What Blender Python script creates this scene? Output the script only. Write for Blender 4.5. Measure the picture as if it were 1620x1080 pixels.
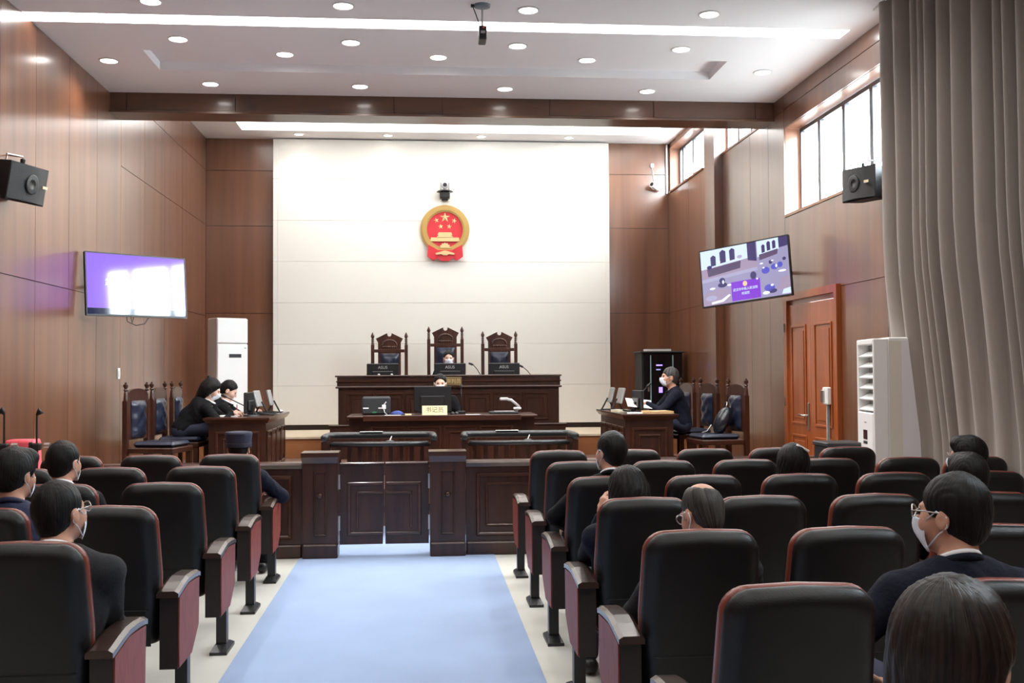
import bpy, math, random
import numpy as np
from mathutils import Vector, Matrix, Euler
random.seed(7)
for o in list(bpy.data.objects): bpy.data.objects.remove(o, do_unlink=True)
S = bpy.context.scene
COL = S.collection
PI = math.pi
# ---------------------------------------------------------------- camera
YAW, PITCH, ROLL = 0.0852149, 0.0289256, -0.0056
cam_d = bpy.data.cameras.new('camera'); cam = bpy.data.objects.new('camera', cam_d); COL.objects.link(cam)
cam_d.sensor_width = 36.0; cam_d.lens = 1700.0 / 1620.0 * 36.0; cam_d.clip_end = 200
_d = Vector((math.sin(YAW)*math.cos(PITCH), math.cos(YAW)*math.cos(PITCH), math.sin(PITCH)))
_r0 = Vector((math.cos(YAW), -math.sin(YAW), 0)); _u0 = _r0.cross(_d)
_r = _r0*math.cos(ROLL) + _u0*math.sin(ROLL); _u = -_r0*math.sin(ROLL) + _u0*math.cos(ROLL)
M4 = Matrix.Identity(4)
for i in range(3):
    M4[i][0] = _r[i]; M4[i][1] = _u[i]; M4[i][2] = -_d[i]
M4.translation = Vector((0, 0, 1.65))
cam.matrix_world = M4
S.camera = cam
# ---------------------------------------------------------------- world, exposure
w = bpy.data.worlds.new('world'); S.world = w; w.use_nodes = True
bg = w.node_tree.nodes['Background']; bg.inputs[0].default_value = (0.86, 0.93, 1.0, 1); bg.inputs[1].default_value = 40.0
S.view_settings.view_transform = 'Standard'
try: S.view_settings.look = 'None'
except Exception: pass
S.view_settings.gamma = 1.0; S.view_settings.use_curve_mapping = False
S.view_settings.exposure = 0.3
DOWNLIGHT_W = 78.0; WASH_W = 30.0; STRIP_E = 9.0; COVE_E = 14.0; FARSTRIP_E = 3.2
# ---------------------------------------------------------------- room numbers
XL, XR, YB, ZC = -3.55, 4.28, 18.2, 4.9
YF = -3.2           # rear of the room
ZF = 5.59           # far ceiling
Z1, Z2 = 0.40, 0.715  # lower and upper dais
# ---------------------------------------------------------------- materials
MATS = {}
def _nt(name):
    m = bpy.data.materials.new(name); m.use_nodes = True
    return m, m.node_tree, m.node_tree.nodes['Principled BSDF']
def plain(name, col, rough=.5, metal=0.0, coat=0.0, coat_r=.1, spec=.5, bump=0.0, bscale=60, var=0.0, vscale=6, sheen=0, emit=None, es=1.0):
    if name in MATS: return MATS[name]
    m, nt, b = _nt(name)
    b.inputs['Base Color'].default_value = (*col, 1); b.inputs['Roughness'].default_value = rough
    b.inputs['Metallic'].default_value = metal; b.inputs['Coat Weight'].default_value = coat
    b.inputs['Coat Roughness'].default_value = coat_r; b.inputs['Specular IOR Level'].default_value = spec
    if sheen: b.inputs['Sheen Weight'].default_value = sheen
    if emit:
        b.inputs['Emission Color'].default_value = (*emit, 1); b.inputs['Emission Strength'].default_value = es
    if bump or var:
        tc = nt.nodes.new('ShaderNodeTexCoord')
        if bump:
            n = nt.nodes.new('ShaderNodeTexNoise'); n.inputs['Scale'].default_value = bscale; n.inputs['Detail'].default_value = 3
            nt.links.new(tc.outputs['Object'], n.inputs['Vector'])
            bp = nt.nodes.new('ShaderNodeBump'); bp.inputs['Strength'].default_value = bump; bp.inputs['Distance'].default_value = .01
            nt.links.new(n.outputs['Fac'], bp.inputs['Height']); nt.links.new(bp.outputs['Normal'], b.inputs['Normal'])
        if var:
            n2 = nt.nodes.new('ShaderNodeTexNoise'); n2.inputs['Scale'].default_value = vscale; n2.inputs['Detail'].default_value = 4
            nt.links.new(tc.outputs['Object'], n2.inputs['Vector'])
            mx = nt.nodes.new('ShaderNodeMixRGB')
            mx.inputs[1].default_value = (*[c*(1-var) for c in col], 1); mx.inputs[2].default_value = (*[min(1, c*(1+var)) for c in col], 1)
            nt.links.new(n2.outputs['Fac'], mx.inputs[0]); nt.links.new(mx.outputs[0], b.inputs['Base Color'])
    MATS[name] = m
    return m
def wood(name, c1, c2, rough=.35, coat=.5, coat_r=.1, grain=(28, 28, 1.1), contrast=(.35, .7), spec=.5):
    if name in MATS: return MATS[name]
    m, nt, b = _nt(name)
    tc = nt.nodes.new('ShaderNodeTexCoord'); mp = nt.nodes.new('ShaderNodeMapping'); mp.inputs['Scale'].default_value = grain
    nt.links.new(tc.outputs['Object'], mp.inputs['Vector'])
    n = nt.nodes.new('ShaderNodeTexNoise'); n.inputs['Scale'].default_value = 1.0; n.inputs['Detail'].default_value = 6; n.inputs['Distortion'].default_value = .6
    nt.links.new(mp.outputs['Vector'], n.inputs['Vector'])
    r = nt.nodes.new('ShaderNodeValToRGB'); r.color_ramp.elements[0].position = contrast[0]; r.color_ramp.elements[1].position = contrast[1]
    r.color_ramp.elements[0].color = (*c1, 1); r.color_ramp.elements[1].color = (*c2, 1)
    nt.links.new(n.outputs['Fac'], r.inputs['Fac']); nt.links.new(r.outputs['Color'], b.inputs['Base Color'])
    b.inputs['Roughness'].default_value = rough; b.inputs['Coat Weight'].default_value = coat; b.inputs['Coat Roughness'].default_value = coat_r
    b.inputs['Specular IOR Level'].default_value = spec
    MATS[name] = m
    return m
def hairmat(name, c1, c2, rough=.42):
    if name in MATS: return MATS[name]
    m, nt, b = _nt(name)
    tc = nt.nodes.new('ShaderNodeTexCoord'); sx = nt.nodes.new('ShaderNodeSeparateXYZ'); nt.links.new(tc.outputs['Object'], sx.inputs[0])
    cx = nt.nodes.new('ShaderNodeCombineXYZ'); nt.links.new(sx.outputs[0], cx.inputs[0]); nt.links.new(sx.outputs[1], cx.inputs[1])
    nv = nt.nodes.new('ShaderNodeVectorMath'); nv.operation = 'NORMALIZE'; nt.links.new(cx.outputs[0], nv.inputs[0])
    sv = nt.nodes.new('ShaderNodeVectorMath'); sv.operation = 'SCALE'; sv.inputs['Scale'].default_value = 11; nt.links.new(nv.outputs[0], sv.inputs[0])
    mz = nt.nodes.new('ShaderNodeMath'); mz.operation = 'MULTIPLY'; mz.inputs[1].default_value = 7; nt.links.new(sx.outputs[2], mz.inputs[0])
    cz = nt.nodes.new('ShaderNodeCombineXYZ'); nt.links.new(mz.outputs[0], cz.inputs[2])
    mp = nt.nodes.new('ShaderNodeVectorMath'); mp.operation = 'ADD'; nt.links.new(sv.outputs[0], mp.inputs[0]); nt.links.new(cz.outputs[0], mp.inputs[1])
    n = nt.nodes.new('ShaderNodeTexNoise'); n.inputs['Scale'].default_value = 1.0; n.inputs['Detail'].default_value = 4
    nt.links.new(mp.outputs['Vector'], n.inputs['Vector'])
    r = nt.nodes.new('ShaderNodeValToRGB'); r.color_ramp.elements[0].position = .3; r.color_ramp.elements[1].position = .7
    r.color_ramp.elements[0].color = (*c1, 1); r.color_ramp.elements[1].color = (*c2, 1)
    nt.links.new(n.outputs['Fac'], r.inputs['Fac']); nt.links.new(r.outputs['Color'], b.inputs['Base Color'])
    bp = nt.nodes.new('ShaderNodeBump'); bp.inputs['Strength'].default_value = .6; bp.inputs['Distance'].default_value = .006
    nt.links.new(n.outputs['Fac'], bp.inputs['Height']); nt.links.new(bp.outputs['Normal'], b.inputs['Normal'])
    b.inputs['Roughness'].default_value = rough; b.inputs['Specular IOR Level'].default_value = .22
    MATS[name] = m
    return m
def emis(name, col, strength):
    if name in MATS: return MATS[name]
    m, nt, b = _nt(name)
    b.inputs['Base Color'].default_value = (.8, .8, .8, 1); b.inputs['Emission Color'].default_value = (*col, 1); b.inputs['Emission Strength'].default_value = strength
    MATS[name] = m
    return m
def screen(name, col, strength=1.0):
    return plain('screen_'+name, (.004, .004, .006), rough=.06, spec=.6, emit=col, es=strength)
def glassmat():
    if 'glass' in MATS: return MATS['glass']
    m = bpy.data.materials.new('window_glass'); m.use_nodes = True; nt = m.node_tree; nt.nodes.clear()
    o = nt.nodes.new('ShaderNodeOutputMaterial'); t = nt.nodes.new('ShaderNodeBsdfTransparent'); g = nt.nodes.new('ShaderNodeBsdfGlossy')
    g.inputs['Roughness'].default_value = .02; t.inputs['Color'].default_value = (.95, .98, .98, 1)
    mx = nt.nodes.new('ShaderNodeMixShader'); mx.inputs[0].default_value = .06
    nt.links.new(t.outputs[0], mx.inputs[1]); nt.links.new(g.outputs[0], mx.inputs[2]); nt.links.new(mx.outputs[0], o.inputs[0])
    MATS['glass'] = m
    return m
LAM = wood('wall_laminate', (.115, .042, .019), (.20, .080, .036), rough=.38, coat=1.0, coat_r=.2, grain=(5, 5, .25), contrast=(.3, .75))
LAMB = wood('beam_laminate', (.070, .028, .014), (.11, .045, .022), rough=.34, coat=.5, coat_r=.14, grain=(1.5, 9, 9))
REVEAL = wood('reveal_laminate', (.26, .115, .065), (.34, .16, .09), rough=.4, coat=.2, grain=(5, 5, .25))
MAHO = wood('dark_mahogany', (.026, .0075, .0038), (.056, .0165, .0080), rough=.36, coat=.22, coat_r=.14, grain=(14, 14, 2))
MAHOT = wood('mahogany_top_lit_molding', (.036, .0105, .0055), (.066, .021, .0105), rough=.3, coat=.5, coat_r=.12, grain=(3, 14, 14))  # for tops; on moldings the lighter base paints in the light their edges catch
CHW = wood('carved_chair_wood', (.045, .013, .007), (.085, .027, .014), rough=.34, coat=.3, grain=(18, 18, 2))
DOORW = wood('orange_door_wood', (.27, .062, .014), (.38, .10, .025), rough=.33, coat=.35, coat_r=.15, grain=(9, 9, .8))
RISER = wood('riser_wood', (.27, .10, .035), (.36, .145, .055), rough=.4, coat=.2, grain=(.6, 8, 8))
GROOVE = plain('groove_dark', (.02, .01, .007), .7)
CREAM = plain('cream_panel', (.82, .79, .72), .7, bump=.05, bscale=300)
WHITEC = plain('white_plaster', (.88, .875, .90), .85)
FLOOR = plain('pale_vinyl', (.62, .62, .57), .38, var=.06, vscale=3, spec=.4)
CARPET = plain('blue_carpet', (.33, .43, .63), .95, bump=.4, bscale=500, var=.07, vscale=2.5, spec=.1)
BLACKP = plain('black_plastic', (.012, .012, .013), .38, spec=.5)
BLACKM = plain('matte_black', (.010, .010, .011), .6)
DGREY = plain('dark_grey_plastic', (.032, .034, .037), .45)
GREYP = plain('grey_plastic', (.32, .32, .31), .45)
LGREY = plain('light_grey', (.55, .55, .55), .5)
WHITEP = plain('white_plastic', (.80, .81, .80), .4)
ACW = plain('appliance_white', (.90, .91, .90), .42)
ACB = plain('appliance_beige', (.74, .72, .62), .5)
METAL = plain('brushed_metal', (.55, .53, .50), .3, metal=1)
SHELL = plain('chair_black_shell', (.0032, .0032, .0036), .42, bump=.12, bscale=220, spec=.4)
LEATH = plain('chair_brown_leather', (.165, .030, .015), .36, bump=.15, bscale=160, spec=.5, coat=.15, coat_r=.2)
ARMTOP = plain('armrest_top_wood', (.035, .018, .012), .3, coat=.35, coat_r=.2)
ARMBOX = plain('armrest_box_black', (.014, .009, .008), .42)
ARMSIDE = wood('armrest_side_veneer', (.17, .032, .021), (.25, .055, .036), rough=.5, coat=.04, coat_r=.2, spec=.25, grain=(30, 30, 8))
LEGBLK = plain('leg_black_steel', (.014, .014, .016), .36, spec=.5)
PAD = plain('black_padding', (.020, .022, .025), .32, bump=.1, bscale=120)
CURT = plain('taupe_curtain', (.31, .272, .24), .85, bump=.25, bscale=400, sheen=.3)
CHPAD = plain('navy_leather', (.014, .019, .040), .28, spec=.6)
FRAMEM = plain('window_frame_grey', (.10, .11, .13), .4)
GOLD = plain('emblem_gold', (.50, .32, .10), .4, metal=.3)
GOLDL = plain('emblem_gold_pale', (.70, .52, .25), .4, metal=.2)
RED = plain('emblem_red', (.58, .025, .035), .45)
REDCL = plain('red_cloth', (.80, .10, .13), .8)
PAPER = plain('white_paper', (.86, .86, .88), .7)
KRAFT = plain('kraft_folder', (.62, .40, .20), .7)
PLAQ = plain('plaque_cream', (.88, .78, .45), .5)
PLAQ2 = plain('plaque_bronze', (.26, .18, .09), .4, metal=.5)
INK = plain('dark_ink', (.05, .03, .02), .6)
SKIN = plain('skin', (.56, .30, .205), .5, spec=.4)
SKINP = plain('skin_pale', (.70, .44, .34), .5, spec=.4)
HAIRB = hairmat('black_hair', (.0025, .0022, .002), (.009, .008, .0075), .5)
HAIRBR = hairmat('dark_brown_hair', (.006, .004, .003), (.030, .020, .014), .42)
HAIRG = hairmat('grey_hair', (.012, .011, .010), (.11, .105, .10), .5)
NAVY = plain('navy_cloth', (.0065, .0085, .019), .85, bump=.3, bscale=90, spec=.2)
CHARC = plain('charcoal_cloth', (.018, .019, .022), .85, bump=.3, bscale=90, spec=.25)
BLKCL = plain('black_cloth', (.0045, .0045, .006), .85, bump=.3, bscale=90, spec=.2)
BLUEJ = plain('blue_jacket_cloth', (.013, .020, .066), .7, bump=.3, bscale=70)
TROUS = plain('dark_blue_trousers', (.022, .026, .055), .85)
SHIRT = plain('white_shirt', (.80, .82, .85), .8)
MASKW = plain('surgical_mask_white', (.74, .80, .88), .8)
EYEM = plain('eye_dark', (.01, .008, .007), .2)
LIP = plain('lip_red', (.45, .12, .10), .5)
# ---------------------------------------------------------------- builders
class MB:
    def __init__(self): self.v = []; self.f = []; self.m = []; self.cur = 0
    def add(self, vs, fs, M=None):
        o = len(self.v)
        self.v += [tuple(M @ Vector(p)) if M is not None else tuple(p) for p in vs]
        self.f += [tuple(i+o for i in f) for f in fs]; self.m += [self.cur]*len(fs)
        return self
    def box(self, x0, x1, y0, y1, z0, z1, M=None, ch=0.0):
        if ch <= 0:
            vs = [(x, y, z) for z in (z0, z1) for y in (y0, y1) for x in (x0, x1)]
            return self.add(vs, [(0, 2, 3, 1), (4, 5, 7, 6), (0, 1, 5, 4), (1, 3, 7, 5), (3, 2, 6, 7), (2, 0, 4, 6)], M)
        c = min(ch, (x1-x0)*.49, (y1-y0)*.49, (z1-z0)*.49)
        X = (x0, x1); Y = (y0, y1); Z = (z0, z1); vs = []; idx = {}
        for i in range(2):
            for j in range(2):
                for k in range(2):
                    sx, sy, sz = 1-2*i, 1-2*j, 1-2*k
                    for a in range(3):
                        p = [X[i]+sx*c, Y[j]+sy*c, Z[k]+sz*c]; p[a] = (X[i], Y[j], Z[k])[a]
                        idx[(i, j, k, a)] = len(vs); vs.append(tuple(p))
        fs = []
        for i in range(2):
            q = [idx[(i, 0, 0, 0)], idx[(i, 1, 0, 0)], idx[(i, 1, 1, 0)], idx[(i, 0, 1, 0)]]; fs.append(q if i else q[::-1])
            q = [idx[(0, i, 0, 1)], idx[(1, i, 0, 1)], idx[(1, i, 1, 1)], idx[(0, i, 1, 1)]]; fs.append(q[::-1] if i else q)
            q = [idx[(0, 0, i, 2)], idx[(1, 0, i, 2)], idx[(1, 1, i, 2)], idx[(0, 1, i, 2)]]; fs.append(q if i else q[::-1])
        for a in range(2):
            for b_ in range(2):
                def e(q, flip): fs.append(q[::-1] if flip else q)
                e([idx[(0, a, b_, 1)], idx[(1, a, b_, 1)], idx[(1, a, b_, 2)], idx[(0, a, b_, 2)]], (a+b_) % 2 == 0)
                e([idx[(a, 0, b_, 0)], idx[(a, 1, b_, 0)], idx[(a, 1, b_, 2)], idx[(a, 0, b_, 2)]], (a+b_) % 2 == 1)
                e([idx[(a, b_, 0, 0)], idx[(a, b_, 1, 0)], idx[(a, b_, 1, 1)], idx[(a, b_, 0, 1)]], (a+b_) % 2 == 0)
        for i in range(2):
            for j in range(2):
                for k in range(2):
                    q = [idx[(i, j, k, 0)], idx[(i, j, k, 1)], idx[(i, j, k, 2)]]
                    fs.append(q if (i+j+k) % 2 == 1 else q[::-1])
        return self.add(vs, fs, M)
    def lathe(self, prof, n=16, M=None, cap=True):
        vs = []; fs = []
        for r, z in prof:
            for i in range(n):
                a = 2*PI*i/n; vs.append((r*math.cos(a), r*math.sin(a), z))
        for j in range(len(prof)-1):
            for i in range(n):
                k = (i+1) % n; fs.append((j*n+i, j*n+k, (j+1)*n+k, (j+1)*n+i))
        if cap:
            fs.append(tuple(range(n))[::-1]); fs.append(tuple((len(prof)-1)*n+i for i in range(n)))
        return self.add(vs, fs, M)
    def tube(self, pts, r, n=8, closed=False, M=None):
        pts = [Vector(p) for p in pts]; N = len(pts); vs = []; fs = []
        rr = r if isinstance(r, (list, tuple)) else [r]*N
        up = None
        for i, p in enumerate(pts):
            a = pts[(i-1) % N] if (closed or i > 0) else p; b = pts[(i+1) % N] if (closed or i < N-1) else p
            t = (b-a).normalized()
            if up is None:
                up = Vector((0, 0, 1)) if abs(t.z) < .9 else Vector((1, 0, 0))
            up = (up - t*up.dot(t)).normalized(); s = t.cross(up)
            for k in range(n):
                an = 2*PI*k/n; vs.append(tuple(p + (up*math.cos(an)+s*math.sin(an))*rr[i]))
        for i in range(N if closed else N-1):
            j = (i+1) % N
            for k in range(n):
                l = (k+1) % n; fs.append((i*n+k, i*n+l, j*n+l, j*n+k))
        if not closed:
            fs.append(tuple(range(n))[::-1]); fs.append(tuple((N-1)*n+k for k in range(n)))
        return self.add(vs, fs, M)
    def prism(self, poly, d0, d1, M=None):
        # poly in (x, z), extruded along y from d0 to d1
        n = len(poly)
        vs = [(x, d0, z) for x, z in poly] + [(x, d1, z) for x, z in poly]
        fs = [tuple(range(n)), tuple(range(2*n-1, n-1, -1))] + [(i+n, (i+1) % n + n, (i+1) % n, i) for i in range(n)]
        return self.add(vs, fs, M)
    def loft(self, rings, cap=True, M=None):
        n = len(rings[0]); vs = [p for r in rings for p in r]; fs = []
        for j in range(len(rings)-1):
            for i in range(n):
                k = (i+1) % n; fs.append((j*n+i, j*n+k, (j+1)*n+k, (j+1)*n+i))
        if cap:
            fs.append(tuple(range(n))[::-1]); fs.append(tuple((len(rings)-1)*n+i for i in range(n)))
        return self.add(vs, fs, M)
    def mesh(self, name):
        me = bpy.data.meshes.new(name); me.from_pydata(self.v, [], self.f); me.update()
        return me
    def build(self, name, mat, parent=None, smooth=False, fix=True):
        me = self.mesh(name)
        mats = mat if isinstance(mat, (list, tuple)) else [mat]
        for m in mats: me.materials.append(m)
        if len(mats) > 1: me.polygons.foreach_set('material_index', self.m)
        if fix:
            import bmesh
            bm = bmesh.new(); bm.from_mesh(me); bmesh.ops.recalc_face_normals(bm, faces=bm.faces); bm.to_mesh(me); bm.free()
        if smooth:
            me.polygons.foreach_set('use_smooth', [True]*len(me.polygons))
            if smooth == 'auto':
                try: me.set_sharp_from_angle(angle=math.radians(40))
                except Exception: pass
        o = bpy.data.objects.new(name, me); COL.objects.link(o)
        if parent is not None: o.parent = parent
        return o
def tag(o, label, cat, group=None):
    o['label'] = label; o['category'] = cat
    if group: o['group'] = group
    return o
def thing(name, label, cat, loc=(0, 0, 0), rz=0.0, group=None):
    o = bpy.data.objects.new(name, None); COL.objects.link(o); o.empty_display_size = .1
    o.location = loc; o.rotation_euler = (0, 0, rz)
    return tag(o, label, cat, group)
def struct(o): o['kind'] = 'structure'; return o
def B(name, mat, parent, *a, ch=0.0, M=None): return MB().box(*a, ch=ch, M=M).build(name, mat, parent)
def copy_tree(o, parent=None):
    c = o.copy(); COL.objects.link(c)
    if parent is not None: c.parent = parent
    for ch in [x for x in o.children]: copy_tree(ch, c)
    return c
def text_mesh(name, body, size, mat, parent, M, depth=.002):
    cu = bpy.data.curves.new(name, 'FONT'); cu.body = body; cu.size = size; cu.align_x = 'CENTER'; cu.align_y = 'CENTER'; cu.extrude = depth; cu.resolution_u = 3
    t = bpy.data.objects.new(name+'_tmp', cu); COL.objects.link(t)
    dg = bpy.context.evaluated_depsgraph_get(); me = bpy.data.meshes.new_from_object(t.evaluated_get(dg))
    bpy.data.objects.remove(t, do_unlink=True); bpy.data.curves.remove(cu)
    me.transform(M); me.materials.clear(); me.materials.append(mat); me.name = name
    o = bpy.data.objects.new(name, me); COL.objects.link(o); o.parent = parent
    return o
RX90 = Matrix.Rotation(PI/2, 4, 'X')      # text standing up, readable from -Y
T = Matrix.Translation
def ordn(i): return ['first', 'second', 'third', 'fourth', 'fifth', 'sixth', 'seventh', 'eighth'][i]
#SPLIT
# ================================================================ THE SETTING
floor = struct(B('floor', FLOOR, None, XL-.3, XR+.3, YF-.2, YB+.3, -.2, 0))
tag(B('carpet_runner', CARPET, None, -1.08, .664, YF+.3, 11.7, 0.0005, .006), 'light blue carpet runner down the centre aisle to the gate', 'carpet')
wall_left = struct(B('wall_left', GROOVE, None, XL-.25, XL-.02, YF-.2, YB+.25, 0, ZF+.25))
def wpanels(parent, mat, x0, x1, rects, gap=.004):
    for (y0, y1, z0, z1) in rects:
        B('panel', mat, parent, x0, x1, y0+gap, y1-gap, z0+gap, z1-gap)
ysL = [-3.0, -1.0, 1.0, 3.0, 4.2, 5.4, 6.5, 7.6, 8.6, 9.4, 10.26, 11.21, 12.15, 13.1]
rc = []
for a, b in zip(ysL[:-1], ysL[1:]): rc += [(a, b, 0, 2.52), (a, b, 2.52, 4.9)]
ysF = [13.1, 14.2, 15.3, 16.42, 18.19]
for a, b in zip(ysF[:-1], ysF[1:]): rc += [(a, b, 0, 2.62), (a, b, 2.62, 4.14), (a, b, 4.14, 5.05), (a, b, 5.05, ZF)]
wpanels(wall_left, LAM, XL-.02, XL, rc)
# back wall: laminate strips either side of a cream acoustic field
wall_back = struct(B('wall_back', GROOVE, None, XL-.25, XR+.3, YB+.02, YB+.25, 0, ZF+.25))
for (x0, x1) in ((XL, -2.44), (3.23, XR+.22)):
    for z0, z1 in ((Z2, 2.66), (2.66, 4.12), (4.12, 5.05), (5.05, ZF)):
        B('panel', LAM, wall_back, x0+.003, x1-.003, YB, YB+.02, z0+.004, z1-.004)
zs = [.80, 1.447, 2.14, 2.83, 3.522, 4.207, 4.9, ZF-.02]
for z0, z1 in zip(zs[:-1], zs[1:]):
    B('acoustic_panel', CREAM, wall_back, -2.3595, 3.1545, YB-.1, YB+.018, z0+.0015, z1-.0015, ch=.003)
    B('acoustic_edge_panel', CREAM, wall_back, -2.435, -2.361, YB-.1, YB+.018, z0+.0015, z1-.0015, ch=.003)
    B('acoustic_edge_panel', CREAM, wall_back, 3.156, 3.225, YB-.1, YB+.018, z0+.0015, z1-.0015, ch=.003)
bb = struct(B('baseboard_back', GROOVE, None, -2.43, 3.22, YB-.07, YB, Z2+.002, .797))
# right wall with window openings
XO = XR+.26
wr = MB()
def wb(y0, y1, z0, z1): wr.box(XR+.02, XO, y0, y1, z0, z1)
wb(YF-.2, 10.70, 0, 3.45); wb(12.20, YB+.25, 0, 3.45); wb(10.70, 12.20, 2.50, 3.45)
wb(12.28, YB+.25, 3.45, 4.72)
wb(YF-.2, 3.0, 3.45, 4.51); wb(YF-.2, 12.9, 4.51, ZF+.25); wb(12.28, 12.9, 4.51, 4.72)
wb(15.28, 15.92, 4.72, 5.50); wb(18.12, YB+.25, 4.72, ZF+.25); wb(12.9, YB+.25, 5.50, ZF+.25)
wall_right = struct(wr.build('wall_right', REVEAL, None))
rc = []
ysR = [-3.0, -1, 1, 3, 4.4, 5.8, 7.2, 8.4, 9.52, 10.62]
for a, b in zip(ysR[:-1], ysR[1:]): rc += [(a, b, 0, 2.515)]
ysR2 = [-3.0, 1, 4.4, 7.2, 9.52, 12.28]
for a, b in zip(ysR2[:-1], ysR2[1:]): rc += [(a, b, 2.515, 3.45), (a, b, 4.51, 4.73), (a, b, 4.73, 4.9)]
rc += [(10.62, 12.28, 2.515, 2.62)] if False else []
rc += [(12.28, 12.86, 0, 2.62), (12.28, 12.86, 2.62, 4.72), (12.86, 13.59, 0, 4.72), (13.59, 14.86, 0, 4.72), (15.37, 16.8, 0, 2.66), (16.8, 18.19, 0, 2.66),
       (15.37, 16.8, 2.66, 4.70), (16.8, 18.19, 2.66, 4.70), (12.28, 12.9, 4.72, 4.9)]
wpanels(wall_right, LAM, XR, XR+.02, rc)
pil = B('pilaster', LAM, wall_right, XR-.12, XR+.02, 14.87, 15.37, 0, ZF)
# windows
def window(name, y0, y1, z0, z1, mull):
    xg = XR+.205
    w_ = B(name, FRAMEM, None, xg-.02, xg+.03, y0, y0+.045, z0, z1); struct(w_)
    B('frame_bar', FRAMEM, w_, xg-.02, xg+.03, y1-.045, y1, z0, z1)
    B('frame_bar', FRAMEM, w_, xg-.02, xg+.03, y0+.045, y1-.045, z0, z0+.045)
    B('frame_bar', FRAMEM, w_, xg-.02, xg+.03, y0+.045, y1-.045, z1-.045, z1)
    ys = [y0+.045]+list(mull)+[y1-.045]
    for m in mull: B('mullion', FRAMEM, w_, xg-.02, xg+.03, m-.04, m+.04, z0+.045, z1-.045)
    for a, b in zip(ys[:-1], ys[1:]): B('pane', glassmat(), w_, xg+.004, xg+.010, a+.042, b-.042, z0+.046, z1-.046)
    B('window_sill', REVEAL, w_, XR-.012, xg-.021, y0, y1, z0-.03, z0-.001)
    return w_
window('window_1', 3.02, 12.26, 3.48, 4.50, [4.2, 5.4, 6.6, 7.8, 9.0, 9.55, 10.25, 10.95, 11.65])
window('window_2', 12.92, 15.26, 4.75, 5.49, [13.5, 14.1, 14.68])
window('window_3', 15.94, 18.11, 4.75, 5.49, [16.5, 17.2, 17.88])
struct(B('ground_unseen_added', plain('added_ground', (.16, .16, .15), .9), None, XO+.4, 90, -50, 70, -5.2, -5.0))  # unseen ground, added to keep bright sky from below off the ceiling
# rear wall behind the camera
struct(B('wall_rear', LAM, None, XL-.25, XO, YF-.25, YF, 0, ZC+.2))
# ceiling of the public area, with a shallow recessed tray
RX0, RX1, RY0, RY1, RZ = -2.76, 3.22, 10.95, 11.66, .09
cb = MB()
SY0, SY1 = 9.86, 10.12   # light slot
cb.box(XL-.25, XO, YF-.25, SY0, ZC, ZC+.2)
cb.box(XL-.25, XO, SY1, RY0, ZC, ZC+.2); cb.box(XL-.25, XO, RY1, 12.62, ZC, ZC+.2)
cb.box(XL-.25, RX0, RY0, RY1, ZC, ZC+.2); cb.box(RX1, XO, RY0, RY1, ZC, ZC+.2)
cb.box(RX0-.01, RX1+.01, RY0-.01, RY1+.01, ZC+RZ, ZC+.2)
cb.box(4.10, XO, SY0, SY1, ZC, ZC+.2); cb.box(XL-.25, 4.10, SY0-.02, SY1+.02, ZC+.10, ZC+.2)
ceiling = struct(cb.build('ceiling', WHITEC, None))
STRIP = emis('strip_light_white', (1.0, .985, .97), STRIP_E)
st = thing('strip_light', 'long recessed white strip light running across the whole ceiling', 'light', (.28, 9.99, ZC))
B('diffuser', STRIP, st, XL+.002-.28, 4.098-.28, -.125, .125, .004, .014); B('housing', LGREY, st, XL+.002-.28, 4.098-.28, -.125, .125, .016, .07)
# far ceiling over the dais, raised, with a glowing light box
FX0, FX1, FY0, FY1 = -2.86, 3.95, 15.4, 17.56
fc = MB()
fc.box(XL-.25, XO, 12.6, FY0, ZF, ZF+.3); fc.box(XL-.25, XO, FY1, YB+.25, ZF, ZF+.3)
fc.box(XL-.25, FX0, FY0, FY1, ZF, ZF+.3); fc.box(FX1, XO, FY0, FY1, ZF, ZF+.3); fc.box(FX0-.02, FX1+.02, FY0-.02, FY1+.02, ZF+.16, ZF+.3)
struct(fc.build('ceiling_dais', WHITEC, None))
lb = thing('light_box', 'wide glowing white light box recessed in the ceiling above the dais', 'light', (.55, 16.4, ZF))
B('diffuser', emis('far_light_box', (1.0, .98, .95), FARSTRIP_E), lb, FX0-.54, FX1-.56, FY0-16.39, FY1-16.41, .05, .06)
B('housing', LGREY, lb, FX0-.54, FX1-.56, FY0-16.39, FY1-16.41, .062, .14)
# beam between the two ceilings
bm_ = struct(B('trim_1', GROOVE, None, XL, XR+.02, 12.66, 12.98, 4.69, ZF+.2))
xs = [XL, -3.36, -2.13, -.30, .27, 1.545, 2.80, 4.05, XR]
for a, b in zip(xs[:-1], xs[1:]): B('panel', LAMB, bm_, a+.004, b-.004, 12.62, 12.66, 4.70, ZC)
B('bottom_trim', LAMB, bm_, XL, XR, 12.60, 13.0, 4.665, 4.692)
cv = thing('cove_light', 'thin white light strip along the dais side of the ceiling beam', 'light', (.3, 13.04, 4.95))
B('diffuser', emis('cove_white', (.93, .96, 1.0), COVE_E), cv, XL+.05-.3, XR-.1-.3, -.035, .04, -.03, .0)
B('bracket', LGREY, cv, XL+.05-.3, XR-.1-.3, -.055, -.036, -.05, .03)
# dais
d2 = struct(B('floor_dais_upper', RISER, None, XL, XR, 16.2, YB, 0, Z2-.03))
B('dais_carpet', plain('beige_carpet', (.66, .56, .42), .95, bump=.3, bscale=400), d2, XL, XR, 16.17, YB, Z2-.03, Z2)
struct(B('floor_dais_lower', plain('brown_carpet', (.16, .08, .05), .95), None, XL, XR, 11.75, 16.2, 0, Z1))
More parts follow.
